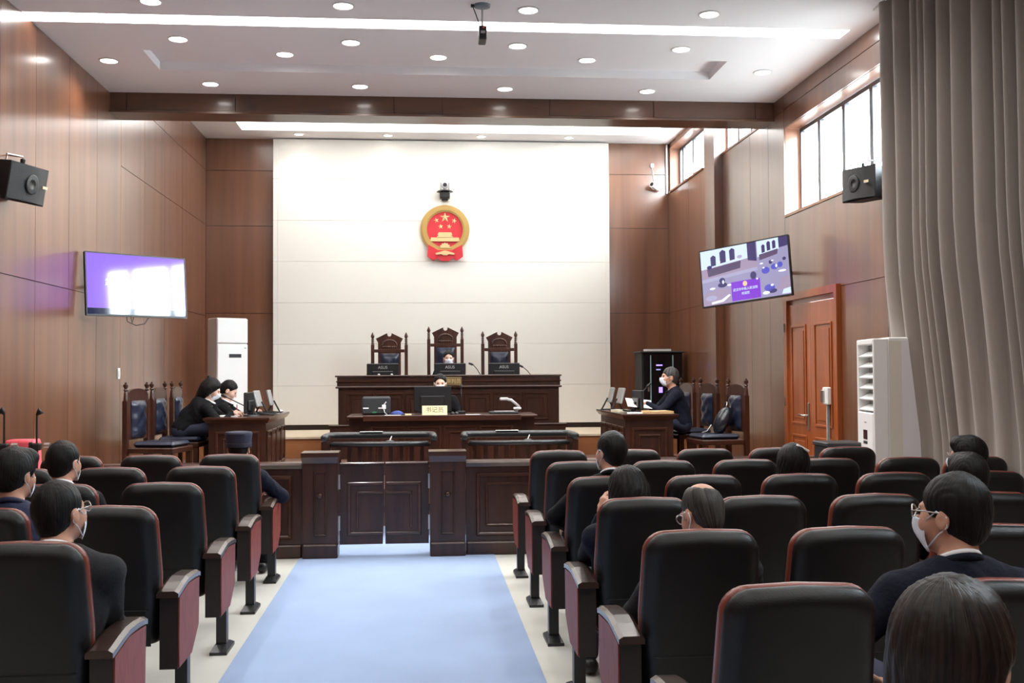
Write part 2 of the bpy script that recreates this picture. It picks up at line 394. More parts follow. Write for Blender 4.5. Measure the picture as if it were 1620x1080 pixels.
# door
door = struct(B('door_1', DOORW, None, XR-.022, XR+.05, 10.71, 11.44, .01, 2.40))
B('door_leaf', DOORW, door, XR-.022, XR+.05, 11.446, 12.16, .01, 2.40)
B('door_header_panel', DOORW, door, XR-.01, XR+.05, 10.71, 12.16, 2.405, 2.46)
for (y0, y1) in ((10.66, 10.705), (12.165, 12.24)):
    B('door_frame', DOORW, door, XR-.05, XR+.06, y0-.03, y1+.0, .0, 2.46)
B('door_frame', DOORW, door, XR-.05, XR+.06, 10.63, 12.24, 2.46, 2.54)
def frame_yz(x, y0, y1, z0, z1, t, w_, name, mat, parent):
    m = MB(); m.box(x-t, x, y0, y1, z0, z0+w_, ch=.006); m.box(x-t, x, y0, y1, z1-w_, z1, ch=.006)
    m.box(x-t, x, y0, y0+w_, z0+w_*.5, z1-w_*.5, ch=.006); m.box(x-t, x, y1-w_, y1, z0+w_*.5, z1-w_*.5, ch=.006)
    return m.build(name, mat, parent)
for (y0, y1) in ((10.82, 11.32), (11.57, 12.04)):
    frame_yz(XR-.022, y0, y1, 1.05, 2.17, .014, .03, 'panel_molding', DOORW, door)
    frame_yz(XR-.022, y0, y1, .14, .94, .014, .03, 'panel_molding', DOORW, door)
    B('raised_panel', DOORW, door, XR-.032, XR-.0225, y0+.07, y1-.07, 1.12, 2.10, ch=.004)
    B('raised_panel', DOORW, door, XR-.032, XR-.0225, y0+.07, y1-.07, .21, .87, ch=.004)
hp = B('door_handle', METAL, door, XR-.034, XR-.0225, 11.49, 11.54, 1.0, 1.30, ch=.004)
MB().tube([(XR-.035, 11.515, 1.16), (XR-.085, 11.515, 1.16), (XR-.088, 11.56, 1.16), (XR-.085, 11.66, 1.165)], .012).build('lever', METAL, hp, True)
for z in (.35, 1.25, 2.1): MB().lathe([(.012, z), (.012, z+.1)], 8, M=T((XR-.05, 12.2, 0))).build('hinge', METAL, door)
a_ = thing('access_switch', 'white access control box on the orange door with thin conduit below', 'switch', (XR-.03, 10.90, 1.30))
B('box', WHITEP, a_, -.05, 0, -.07, .07, 0, .18, ch=.01); B('cover', METAL, a_, -.07, -.051, .0, .066, .02, .15, ch=.006)
B('conduit', GREYP, a_, -.03, -.002, -.015, .015, -1.30, -.001)
# light switch on the left wall
s_ = thing('wall_switch', 'small white switch plate on the brown laminate wall', 'switch', (XL+.001, 13.02, 1.60))
B('plate', WHITEP, s_, 0, .012, -.045, .045, 0, .13, ch=.004); B('rocker', WHITEP, s_, .0125, .018, -.025, .025, .03, .10, ch=.002)
# ---------------------------------------------------------------- ceiling downlights
LENS = emis('downlight_lens', (1, .97, .92), 14.0)
def make_downlight(watts, size=.085, spot=150, blend=.9):
    r = thing('downlight', '', 'light')
    MB().lathe([(size*1.18, .0), (size*1.22, -.006), (size, -.010), (size*.97, -.002)], 28, cap=False).build('trim_ring', WHITEP, r, 'auto')
    MB().lathe([(size*.98, -.004), (size*.98, -.0015)], 28).build('lens', LENS, r)
    l = bpy.data.lights.new('downlight_lamp', 'SPOT'); l.energy = watts; l.spot_size = math.radians(spot); l.spot_blend = blend; l.shadow_soft_size = .07; l.color = (1, .965, .92)
    lo = bpy.data.objects.new('lamp', l); COL.objects.link(lo); lo.parent = r; lo.location = (0, 0, -.03)
    return r
dl = make_downlight(DOWNLIGHT_W); first = True
xs4 = [-2.33, -.67, .975, 2.63]
posn = []
for y, nm in ((9.5, 'before the strip light'), (10.56, 'between the strip light and the recessed tray'), (12.18, 'along the ceiling edge by the beam')):
    for i4, x in enumerate(xs4): posn.append((x, y, ZC, 'round downlight '+nm+', '+ordn(i4)+' from the plain laminate wall', nm))
for i4, x in enumerate((-1.40, .20, 1.79)): posn.append((x, 11.30, ZC+RZ, 'round downlight inside the shallow ceiling tray, '+ordn(i4)+' from the plain laminate wall', 'in the ceiling tray'))
posn.append((-3.20, 11.34, ZC, 'lone round downlight close to the plain laminate wall', None)); posn.append((3.72, 11.32, ZC, 'lone round downlight between the ceiling tray and the high windows', None))
for j4, y in enumerate((7.8, 5.6, 3.4, 1.2, -1.0)):
    for i4, x in enumerate((-2.33, .15, 2.63)): posn.append((x, y, ZC, 'round downlight above public seats, '+ordn(j4)+' row behind the strip light, '+ordn(i4)+' from laminate wall', 'over the public seats'))
for i, (x, y, z, lab, g) in enumerate(posn):
    o = dl if i == 0 else copy_tree(dl)
    o.location = (x, y, z); o['label'] = lab
    if g: o['group'] = 'downlights '+g
wl = make_downlight(WASH_W, .07, 110, .8)
for i, x in enumerate((-1.98, -.52, 1.02, 2.5)):
    o = wl if i == 0 else copy_tree(wl)
    o.location = (x, 17.80, ZF); o['label'] = 'small spotlight washing the cream wall, '+ordn(i)+' from the far air conditioner'; o['group'] = 'spotlights above the cream wall'
# ---------------------------------------------------------------- curtain
def make_curtain():
    vs = []; fs = []; N = 560; K = 14; y0, y1 = 4.4, 9.27
    rnd = random.Random(3); ph = 0; prof = []
    for i in range(N+1):
        t = i/N; y = y1+(y0-y1)*t
        prof.append((y, math.sin(ph), math.sin(ph*.37+1.0)))
        ph += 2*PI*(y1-y0)/N/(.24+.09*math.sin(t*23)+.04*math.sin(t*51+1))
    for k in range(K+1):
        s = k/K; z = .04+(4.88-.04)*s; amp = .026+.074*min(1, max(0, s-.2)*3)
        for i, (y, a, b) in enumerate(prof):
            sh = 1 if a > 0 else -1
            a2 = sh*abs(a)**.7
            vs.append((4.215-.085*min(1, max(0, s-.2)*3)+amp*a2+.012*b+.004*math.sin(y*3+z*2), y+.02*b*(1-s)+.03*math.cos(ph*0+y*33)*a*(1-s)*.4, z))
    n = N+1
    for k in range(K):
        for i in range(N): fs.append((k*n+i, k*n+i+1, (k+1)*n+i+1, (k+1)*n+i))
    m = MB(); m.add(vs, fs); o = m.build('curtain', CURT, None, True)
    md = o.modifiers.new('thickness', 'SOLIDIFY'); md.thickness = .006
    return o
cu = make_curtain(); tag(cu, 'tall pleated taupe curtain hanging beside the high windows', 'curtain')
B('curtain_track', WHITEP, cu, 4.07, 4.25, 4.4, 9.27, 4.881, 4.899)
# ================================================================ WALL-MOUNTED THINGS
def poly_circle(r, n=48, cx=0, cz=0, a0=0, a1=2*PI): return [(cx+r*math.cos(a0+(a1-a0)*i/n), cz+r*math.sin(a0+(a1-a0)*i/n)) for i in range(n)]
def star(cx, cz, r, rot=0):
    p = []
    for i in range(10):
        a = PI/2+rot+i*PI/5; q = r if i % 2 == 0 else r*.40; p.append((cx+q*math.cos(a), cz+q*math.sin(a)))
    return p
def star3d(m, cx, cz, r, rot, y):
    p = star(cx, cz, r, rot); n = len(p); vs = [(x, y, z) for x, z in p]+[(cx, y-r*.28, cz)]
    m.add(vs, [(i, (i+1) % n, n) for i in range(n)]+[tuple(range(n))[::-1]])
em = thing('national_emblem', 'round red and gold emblem with five stars, gate and gear on cream wall', 'emblem', (.42, YB-.101, 4.062))
disc = MB(); disc.prism(poly_circle(.33), -.030, -.001); disc.build('red_disc', RED, em)
ring = MB()
n = 56
for (ro, ri, y0, y1) in ((.415, .30, -.05, -.001), (.385, .325, -.068, -.0505)):
    vs = []; fs = []
    for i in range(n):
        a = 2*PI*i/n; k = 1+.012*math.sin(a*28)
        for r, y in ((ro*k, y1), (ro*k*.995, y0), (ri, y0), (ri, y1)): vs.append((r*math.cos(a), y, r*math.sin(a)))
    for i in range(n):
        j = (i+1) % n
        for k in range(4): fs.append((i*4+k, i*4+(k+1) % 4, j*4+(k+1) % 4, j*4+k))
    ring.add(vs, fs)
ring.build('wheat_ring', GOLD, em)
for (x, z, r, rot) in ((0, .205, .088, 0), (-.145, .155, .048, .3), (.155, .148, .048, -.3), (-.072, .052, .044, .15), (.072, .052, .044, -.15)):
    m = MB(); star3d(m, x, z, r, rot, -.031); m.build('star', GOLDL, em)
g = MB(); g.prism([(-.245, -.20), (.245, -.20), (.235, -.135), (-.235, -.135)], -.06, -.031)
g.prism([(-.135, -.134), (.135, -.134), (.13, -.115), (.10, -.10), (.125, -.09), (.105, -.05), (-.105, -.05), (-.125, -.09), (-.10, -.10), (-.13, -.115)], -.066, -.031)
g.build('gate', GOLDL, em)
g = MB(); gp = []
for i in range(25):
    a = PI*i/24; r = .092 if (i % 4) in (0, 1) else .078; gp.append((r*math.cos(a), -.315+r*math.sin(a)))
g.prism(gp, -.078, -.0685); g.build('gear', GOLDL, em)
dr = MB()
dr.prism([(-.285, -.262), (-.12, -.35), (.12, -.35), (.285, -.262), (.30, -.46), (.20, -.53), (.12, -.49), (.06, -.535), (-.06, -.535), (-.12, -.49), (-.20, -.53), (-.30, -.46)], -.084, -.07)
dr.prism([(-.285, -.262), (-.17, -.32), (-.17, -.50), (-.20, -.525), (-.30, -.46)], -.096, -.0845); dr.prism([(.285, -.262), (.17, -.32), (.17, -.50), (.20, -.525), (.30, -.46)], -.096, -.0845)
dr.build('red_drape', RED, em)
kn = MB(); kn.prism([(-.16, -.405), (-.05, -.372), (0, -.36), (.05, -.372), (.16, -.405), (.155, -.43), (.06, -.42), (.03, -.44), (-.03, -.44), (-.06, -.42), (-.155, -.43)], -.105, -.0845); kn.build('gold_knot', GOLDL, em)
# PTZ camera above the emblem
pc = thing('conference_camera', 'black pan tilt camera on a wall bracket above the emblem', 'camera', (.42, YB-.101, 4.57))
B('bracket', BLACKM, pc, -.05, .05, -.12, 0, -.02, .0); B('base', BLACKP, pc, -.085, .085, -.20, -.02, .001, .115, ch=.012)
MB().lathe([(.14, 0), (.12, .018), (.08, .03)], 20, M=T((0, -.11, .116))).build('tray', BLACKP, pc, 'auto')
for s in (-1, 1): B('yoke', GREYP, pc, s*.066-.012, s*.066+.012, -.145, -.075, .147, .27, ch=.005)
MB().lathe([(.048, -.06), (.052, .0), (.05, .06)], 18, M=T((0, -.11, .225)) @ RX90).build('camera_head', LGREY, pc, 'auto')
MB().lathe([(.034, 0), (.034, .012)], 18, M=T((0, -.1715, .225)) @ RX90).build('lens', BLACKP, pc)
MB().tube([(0, -.05, .28), (.0, -.03, .32), (-.03, -.01, .34)], .004, 6).build('cable', LGREY, pc)
# CCTV bullet camera on the right of the back wall
cc = thing('cctv_camera', 'white round security camera on brown laminate with cable above', 'camera', (4.03, YB-.001, 4.84))
MB().lathe([(.055, 0), (.055, .03)], 16, M=RX90).build('base', WHITEP, cc)
MB().tube([(0, -.03, 0), (.0, -.08, -.02)], .015).build('arm', WHITEP, cc)
Mcc = T((0, -.11, -.02)) @ Euler((math.radians(70), 0, math.radians(-50))).to_matrix().to_4x4()
MB().lathe([(.04, -.1), (.045, -.09), (.045, .09), (.05, .1)], 16, M=Mcc).build('body', WHITEP, cc, 'auto')
MB().lathe([(.036, .101), (.036, .108)], 16, M=Mcc).build('lens', BLACKP, cc)
MB().tube([(0, -.02, .06), (-.01, -.012, .18), (-.03, -.012, .30), (-.03, -.012, .36)], .006, 6).build('cable', LGREY, cc)
B('junction', LGREY, cc, -.06, -.0, -.03, -.0, .33, .40, ch=.005)
cdt = thing('white_conduit', 'thin white conduit in the corner beside the far high window', 'conduit', (XR-.03, YB-.03, 4.72))
B('pipe', WHITEP, cdt, -.012, .012, -.012, .012, 0, ZF-4.74)
# ceiling projector-style camera on a pole
cp = thing('ceiling_camera', 'small black camera hanging from the ceiling on a thin pole', 'camera', (.555, 9.40, ZC))
MB().lathe([(.075, 0), (.07, -.02), (.03, -.026)], 18).build('ceiling_rose', plain('blue_grey_metal', (.16, .22, .27), .4), cp, 'auto')
MB().lathe([(.009, -.22), (.009, -.026)], 10).build('pole', METAL, cp)
Mp = Matrix.Rotation(math.radians(-12), 4, 'X')
bo = B('body', DGREY, cp, -.034, .034, -.10, .08, -.335, -.215, ch=.008)
B('front_face', BLACKP, bo, -.03, .03, -.106, -.101, -.33, -.222); B('label_plate', LGREY, bo, -.02, .02, -.1085, -.1065, -.285, -.262); B('red_lamp', plain('red_lamp', (.6, .05, .04), .4), bo, -.004, .018, -.1085, -.1065, -.243, -.226)
MB().tube([(-.02, .02, -.215), (-.035, .01, -.14), (-.07, .0, -.05), (-.085, .0, -.012), (-.06, 0, -.006)], .0045, 6).build('cable', BLACKM, cp, True)
B('clip', BLACKM, cp, -.10, -.05, -.015, .015, -.02, -.0)
# ceiling-angled loudspeakers
def speaker(loc, rz, lab, side):
    t = thing('wall_speaker', lab, 'speaker', loc, rz)
    # local: front faces -Y, trapezoid cabinet
    poly = [(-.20, .19), (.20, .19), (.25, .0), (.20, -.10), (-.20, -.10), (-.25, 0)]
    back = [(-.19, .20, -.15), (.19, .20, -.15), (.19, .20, .15), (-.19, .20, .15)]
    fr = [(-.25, -.06, -.16), (.25, -.06, -.16), (.25, -.06, .16), (-.25, -.06, .16)]
    MB().loft([back, fr]).build('cabinet', BLACKM, t)
    vs = []; fs = []
    n = 10
    for i in range(n+1):
        x = -.245+.49*i/n; y = -.065-.055*math.cos((i/n-.5)*PI)
        vs += [(x, y, -.15), (x, y, .15)]
    for i in range(n): fs.append((2*i, 2*i+2, 2*i+3, 2*i+1))
    gset = MB().add(vs, fs); o = gset.build('grille', plain('speaker_grille', (.03, .032, .034), .5, bump=.5, bscale=300), t, True)
    MB().lathe([(.085, 0), (.075, .006), (.02, -.004)], 24, M=T((-.02, -.1225, 0)) @ RX90).build('cone', plain('speaker_cone', (.036, .038, .038), .5), t, True)
    B('badge', plain('badge_gold', (.9, .72, .5), .3), t, .13, .19, -.118, -.108, -.012, .012)
    br = MB(); br.tube([(-.21, .02, .14), (-.21, .02, .21), (.0, .03, .225), (.10, .16, .23), (.10, .26, .23)], .008, 6).build('bracket', METAL, t)
    MB().lathe([(.02, .16), (.022, .20), (.01, .21)], 10, M=T((0, .02, 0))).build('knob', BLACKP, t)
    return t
sp = speaker((-3.37, 9.40, 3.28), math.radians(74), 'black angled loudspeaker high on the plain laminate wall', 1)
sp.rotation_euler = (math.radians(10), 0, math.radians(74))
sp2 = speaker((4.07, 9.56, 3.37), math.radians(-66), 'black angled loudspeaker mounted beside the curtain under the high window', -1); sp2.scale = (.8, .8, .95)
# ---------------------------------------------------------------- televisions
def tv_pose(c, a, b, r, vt):
    n = Vector((math.cos(a)*math.cos(b), math.sin(a)*math.cos(b), math.sin(b)))
    rt = Vector((0, 0, 1)).cross(n).normalized(); up = n.cross(rt)
    rt2 = rt*math.cos(r)+up*math.sin(r); up2 = -rt*math.sin(r)+up*math.cos(r)
    M = Matrix.Identity(4)
    for i in range(3): M[i][0] = rt2[i]; M[i][1] = -n[i]; M[i][2] = up2[i]
    M.translation = Vector(c); vt.matrix_world = M
W_, H_ = 1.18, .68
def tv_body(lab):
    t = thing('television', lab, 'television')
    B('back_shell', BLACKM, t, -W_/2, W_/2, .0, .035, -H_/2, H_/2, ch=.008)
    f = MB(); e = .012
    f.box(-W_/2, W_/2, -.008, -.0005, H_/2-e, H_/2); f.box(-W_/2, W_/2, -.008, -.0005, -H_/2, -H_/2+e*1.6); f.box(-W_/2, -W_/2+e, -.008, -.0005, -H_/2+e, H_/2-e); f.box(W_/2-e, W_/2, -.008, -.0005, -H_/2+e, H_/2-e)
    f.build('bezel', BLACKP, t)
    return t
def quad(m, x0, x1, z0, z1, y): m.add([(x0, y, z0), (x1, y, z0), (x1, y, z1), (x0, y, z1)], [(0, 1, 2, 3)])
def scr(t, name, mat, rects, y):
    for (u0, u1, v0, v1) in rects:
        m = MB(); quad(m, -W_/2+.012+u0*(W_-.024), -W_/2+.012+u1*(W_-.024), -H_/2+.019+v0*(H_-.031), -H_/2+.019+v1*(H_-.031), y)
        m.build(name, mat, t, fix=False)
tl = tv_body('wide television on the plain laminate wall showing purple screen with Chinese title')
scr(tl, 'screen', screen('violet', (.30, .17, .78), 1.0), [(0, 1, .10, 1)], -.002)
scr(tl, 'screen_footer', screen('dark_blue', (.02, .03, .10), .5), [(0, 1, 0, .10)], -.002)
text_mesh('screen_title', '武汉市中级人民法院', .088, screen('title_white', (.62, .86, .95), 1.1), tl, T((.02, -.003, .02)) @ RX90, .0003)
text_mesh('screen_title', '欢迎您', .08, screen('title_white', (.6, .8, .9), 1.1), tl, T((.02, -.003, -.12)) @ RX90, .0003)
MB().tube([(-.12, .03, -H_/2), (-.12, .02, -.39), (-.02, .02, -.43), (.08, .02, -.41), (.14, .03, -H_/2)], .005, 6).build('cable', BLACKM, tl, True)
MB().tube([(-.07, .03, -H_/2), (-.06, .03, -.41), (-.04, .03, -H_/2)], .005, 6).build('cable', BLACKM, tl, True)
tv_pose((-3.06, 11.955, 2.613), -.812, .066, .0043, tl)
bpy.context.view_layer.update(); wp = tl.matrix_world.inverted() @ Vector((XL, 11.95, 2.6)); ar = MB(); ar.tube([(0, .04, 0), (wp.x*.4+.08, wp.y*.6, 0), tuple(wp)], .02, 8); ar.box(-.2, .2, .036, .05, -.2, .2); ar.build('mount_arm', BLACKM, tl)
tr = tv_body('wide television tilted beside the orange door showing a split courtroom video')
scr(tr, 'screen', screen('grey_violet', (.33, .31, .50), .9), [(0, 1, 0, 1)], -.002)
def spoly(t, name, mat, pts, y): m = MB(); m.add([(-W_/2+.012+u*(W_-.024), y, -H_/2+.019+v*(H_-.031)) for u, v in pts], [tuple(range(len(pts)))]); m.build(name, mat, t, fix=False)
def blob(cx, cz, rx, rz, n=14): return [(cx+rx*math.cos(2*PI*i/n), cz+rz*math.sin(2*PI*i/n)) for i in range(n)]
PB, DV, BV, TV_, VB, WD = screen('pale_blue', (.62, .74, .93), 1.0), screen('dark_violet', (.06, .05, .17), .8), screen('brown_violet', (.12, .085, .17), .8), screen('tan_violet', (.38, .30, .43), .9), screen('vivid_blue', (.10, .10, .55), .9), screen('white_dots', (.85, .90, 1.0), 1.0)
LV = screen('lilac_grey', (.42, .40, .60), .9)
spoly(tr, 'screen_wall_image', PB, [(0, .66), (.55, .74), (.55, 1), (0, 1)], -.0026); spoly(tr, 'screen_wall_image', PB, [(.66, .72), (.90, .80), (.90, 1), (.66, 1)], -.0026)
spoly(tr, 'screen_dark_image', DV, [(.55, .70), (.65, .66), (.65, 1), (.55, 1)], -.0028); spoly(tr, 'screen_dark_image', DV, [(.90, .82), (1, .84), (1, 1), (.90, 1)], -.0028)
spoly(tr, 'screen_platform_image', TV_, [(0, .48), (.65, .56), (.65, .70), (.55, .74), (0, .66)], -.0027); spoly(tr, 'screen_step_image', LV, [(0, .42), (.65, .50), (.65, .56), (0, .48)], -.0028)
spoly(tr, 'screen_bench_image', BV, [(.08, .52), (.46, .59), (.47, .72), (.07, .66)], -.0030); spoly(tr, 'screen_bench_image', BV, [(.68, .66), (.88, .72), (.89, .81), (.68, .76)], -.0030)
for cx, z0, h, k in ((.15, .70, .20, .030), (.265, .73, .24, .034), (.375, .75, .22, .030), (.73, .78, .15, .018), (.79, .80, .17, .019), (.85, .82, .15, .018)):
    spoly(tr, 'screen_chair_image', DV, [(cx-k, z0), (cx+k, z0+.01), (cx+k*1.05, z0+h*.85), (cx, z0+h), (cx-k*1.05, z0+h*.83)], -.0032)
for cx, cz, rx, rz_, mt in ((.10, .69, .03, .035, DV), (.46, .79, .03, .03, LV), (.24, .42, .035, .05, DV), (.24, .34, .055, .045, DV), (.60, .42, .035, .07, DV), (.80, .60, .02, .035, DV), (.74, .47, .045, .06, VB), (.84, .51, .04, .05, VB), (.90, .53, .03, .05, VB), (.77, .16, .06, .06, VB), (.80, .10, .05, .04, DV), (.95, .62, .02, .03, DV), (.10, .13, .07, .05, LV)):
    spoly(tr, 'screen_figure_image', mt, blob(cx, cz, rx, rz_), -.0033)
for cx, cz, rx, rz_ in ((.25, .39, .012, .035), (.32, .32, .025, .018), (.12, .30, .035, .02), (.22, .76, .015, .015), (.33, .77, .015, .014), (.92, .42, .045, .02), (.70, .60, .02, .014), (.82, .62, .015, .012), (.72, .52, .012, .014), (.64, .35, .012, .016), (.80, .20, .018, .02), (.73, .08, .04, .03), (.86, .52, .012, .03)):
    spoly(tr, 'screen_light_image', WD, blob(cx, cz, rx, rz_, 10), -.0036)
spoly(tr, 'screen_floor_image', TV_, [(0, 0), (.33, 0), (.33, .26), (.20, .28), (.02, .22)], -.0028); spoly(tr, 'screen_floor_image', TV_, [(.86, .10), (1, .08), (1, .34), (.90, .30)], -.0028)
spoly(tr, 'screen_desk_image', WD, [(.10, .02), (.24, .04), (.33, .14), (.31, .16), (.22, .08), (.10, .06)], -.0034); spoly(tr, 'screen_desk_image', PB, [(.90, .02), (1, .02), (1, .12), (.92, .10)], -.0031)
scr(tr, 'screen_title_panel', screen('vivid_purple', (.20, .03, .58), 1.0), [(.34, .67, .02, .36)], -.0030)
text_mesh('screen_title', '武汉市中级人民法院', .036, screen('title_white', (.62, .86, .95), 1.1), tr, T((0, -.0042, -.185)) @ RX90, .0003)
text_mesh('screen_title', '欢迎您', .036, screen('title_white', (.6, .8, .9), 1.1), tr, T((.0, -.0042, -.235)) @ RX90, .0003)
mm = MB(); mm.add([(.03*math.cos(2*PI*i/14), -.0042, -.125+.03*math.sin(2*PI*i/14)) for i in range(14)], [tuple(range(14))]); mm.build('screen_emblem', screen('gold', (.8, .55, .3), 1.0), tr, fix=False)
tv_pose((3.686, 11.96, 2.775), -2.4335, .014, .081, tr)
bpy.context.view_layer.update(); wp = tr.matrix_world.inverted() @ Vector((XR, 12.05, 2.78)); ar = MB(); ar.tube([(0, .04, 0), (wp.x*.4-.08, wp.y*.6, 0), tuple(wp)], .02, 8); ar.box(-.2, .2, .036, .05, -.2, .2); ar.build('mount_arm', BLACKM, tr)
# ================================================================ COURT FURNITURE
def frame_xz(y, x0, x1, z0, z1, t, w_, name, mat, parent):
    m = MB(); c = min(.012, t*.45, w_*.35)
    m.box(x0, x1, y-t, y, z0, z0+w_, ch=c); m.box(x0, x1, y-t, y, z1-w_, z1, ch=c)
    m.box(x0, x0+w_, y-t, y, z0+w_*.5, z1-w_*.5, ch=c); m.box(x1-w_, x1, y-t, y, z0+w_*.5, z1-w_*.5, ch=c)
    return m.build(name, mat, parent)
def raised(y, x0, x1, z0, z1, parent, mat=MAHO, s=1.0):
    p = frame_xz(y, x0, x1, z0, z1, .022*s, .035*s, 'panel_molding', MAHOT, parent)
    a = .085*s
    frame_xz(y, x0+a, x1-a, z0+a, z1-a, .018*s, .024*s, 'inner_molding', MAHOT, p)
# --- spectator rail, posts, gates
def rail(x0, x1, lab, npan):
    t = thing('spectator_rail', lab, 'railing', ((x0+x1)/2, 9.86, 0)); c = (x0+x1)/2; a, b = x0-c, x1-c
    B('rail_body', MAHO, t, a, b, -.06, .06, .12, .80); B('plinth', MAHO, t, a, b, -.09, .09, 0, .12, ch=.012)
    MB().prism([(-.085, .80), (.085, .80), (.105, .835), (.09, .852), (-.09, .852), (-.105, .835)], a, b, M=Matrix.Rotation(PI/2, 4, 'Z')).build('rail_cap', MAHOT, t)
    w_ = (b-a)/npan
    for i in range(npan): raised(-.06, a+i*w_+.09, a+(i+1)*w_-.09, .17, .74, t)
    return t
rail(XL+.01, -1.06, 'dark wooden spectator rail running from the laminate wall to the gate', 3)
rail(.41, XR-.01, 'dark wooden spectator rail running from the gate to the door side wall', 4)
def gpost(x0, x1, lab):
    c = (x0+x1)/2; h = (x1-x0)/2; t = thing('gate_post', lab, 'post', (c, 9.85, 0))
    B('shaft', MAHO, t, -h+.001, h-.001, -.11, .11, .13, .86); B('plinth', MAHO, t, -h, h, -.14, .14, 0, .13, ch=.012)
    MB().loft([[(-h, -.12, .85), (h, -.12, .85), (h, .12, .85), (-h, .12, .85)], [(-h-.01, -.15, .905), (h+.01, -.15, .905), (h+.01, .15, .905), (-h-.01, .15, .905)], [(-h-.01, -.15, .945), (h+.01, -.15, .945), (h+.01, .15, .945), (-h-.01, .15, .945)]]).build('cap', MAHOT, t)
    frame_xz(-.11, -h+.10, h-.10, .20, .78, .012, .015, 'panel_molding', MAHO, t)
    MB().lathe([(.02, 0), (.026, .004), (.018, .014), (.006, .018)], 14, M=T((0, -.122, .56)) @ RX90).build('rosette', MAHOT, t, True)
gpost(-1.052, -.74, 'square dark wooden gate post on the plain laminate wall side'); gpost(.082, .402, 'square dark wooden gate post on the door and window side')
def gate(x0, x1, hx, lab, open_):
    w_ = abs(x1-x0); t = thing('swing_gate', lab, 'gate', (hx, 9.86, .107), open_)
    s = 1 if x1 > hx+.01 else -1
    a, b = (0.004, w_) if s > 0 else (-w_, -.004)
    pl = [(a, 0), (b-.014, 0), (b, .34), (b, .71), (a, .71)] if s > 0 else [(a+.006, 0), (b, 0), (b, .71), (a, .71), (a, .34)]
    MB().prism(pl, -.022, .022).build('leaf', MAHO, t)
    B('top_rail', MAHOT, t, a, b, -.035, .035, .711, .738, ch=.008)
    i0, i1 = (a+.07, b-.012) if s > 0 else (a+.012, b-.07)
    m = MB(); m.box(i0, i1, -.038, -.022, .08, .11, ch=.005); m.box(i0, i1, -.038, -.022, .53, .56, ch=.005); xx = i0 if s > 0 else i1-.03; m.box(xx, xx+.03, -.038, -.022, .09, .55, ch=.005)
    p = m.build('panel_molding', MAHOT, t)
    m = MB(); j0, j1 = (i0+.08, i1) if s > 0 else (i0, i1-.08); m.box(j0, j1, -.034, -.022, .45, .475, ch=.004); xx = j0 if s > 0 else j1-.02; m.box(xx, xx+.02, -.034, -.022, .14, .475, ch=.004)
    m.build('inner_molding', MAHOT, p)
    for z in (.13, .50):
        B('hinge', METAL, t, (-.006 if s > 0 else -.010), (.010 if s > 0 else .006), -.045, -.0225, z, z+.13)
gate(-.735, -.330, -.735, 'dark wooden swing gate leaf hinged on the laminate wall side post', math.radians(1.2)); gate(-.325, .077, .077, 'dark wooden swing gate leaf hinged on the door side post', math.radians(-.4))
# --- padded docks behind the rail
SLAT = wood('dock_slat_wood', (.085, .030, .015), (.13, .048, .024), rough=.4, coat=.2, grain=(18, 18, 2))
def dock(x0, x1, lab):
    c = (x0+x1)/2; h = (x1-x0)/2; t = thing('padded_dock', lab, 'dock', (c, 11.30, 0))
    m = MB(); pts = [(-h+.05, -.32, .985), (-h+.05, -.05, .985), (-h+.06, .10, .985), (-h+.14, .15, .985), (h-.14, .15, .985), (h-.06, .10, .985), (h-.05, -.05, .985), (h-.05, -.32, .985)]
    m.tube([(x, y, .998) for x, y, z in pts], .036, 10); m.build('padded_rail', PAD, t, True)
    B('shelf', PAD, t, -h+.11, h-.11, -.20, .09, .918, .935); m = MB(); m.tube([(-h+.10, -.22, .928), (h-.10, -.22, .928)], .022, 10); m.build('padded_edge', PAD, t, True)
    for s in (-1, 1):
        B('side_panel', MAHO, t, s*(h-.05)-.03, s*(h-.05)+.03, -.30, .14, 0, .961)
    B('bottom_rail', MAHO, t, -h+.08, h-.08, .04, .10, .20, .28); B('top_rail', MAHO, t, -h+.08, h-.08, .04, .10, .88, .917)
    n = 9
    for i in range(n):
        x = -h+.17+(2*h-.34)*i/(n-1); B('slat', SLAT, t, x-.022, x+.022, .05, .09, .281, .879)
    p = thing('table_microphone', 'flat black table microphone on the '+' '.join(lab.split()[:4])+' shelf', 'microphone', (c+.10, 11.22, .936))
    MB().lathe([(.05, 0), (.05, .012), (.02, .022)], 14).build('base', DGREY, p, 'auto'); MB().tube([(0, 0, .02), (.02, .03, .06)], .006, 6).build('neck', LGREY, p)
    B('paper_sheet', PAPER, None, c-.22, c+.02, 11.41, 11.485, 1.0345, 1.0365); o = bpy.data.objects[-1] if False else None
dock(-1.02, .185, 'first padded black dock with slatted front near the laminate wall side'); dock(.40, 1.64, 'second padded black dock with slatted front near the door side')
for o in [x for x in COL.objects if x.name.startswith('paper_sheet')]:
    tag(o, 'white paper sheet resting on the padded rail of the '+('first' if o.data.vertices[0].co.x < 0 else 'second')+' dock', 'paper')
# --- clerk's desk
cd = thing('clerk_desk', 'dark panelled clerk desk standing in front of the judges bench', 'desk', (.27, 13.4, Z1))
B('body', MAHO, cd, -.93, .93, -.08, .0, 0, .70); B('top', MAHOT, cd, -1.17, 1.18, -.14, .70, .70, .73, ch=.01)
B('front_cornice', MAHOT, cd, -.97, .97, -.16, -.141, .665, .735, ch=.006)
for s in (-1, 1): B('side_body', MAHO, cd, s*1.04-.11, s*1.04+.11, .0, .66, 0, .70)
for i in range(4): raised(-.08, -.88+i*.445, -.88+i*.445+.42, .08, .60, cd, s=.8)
B('plinth', MAHO, cd, -.96, .96, -.11, -.0805, 0, .07)
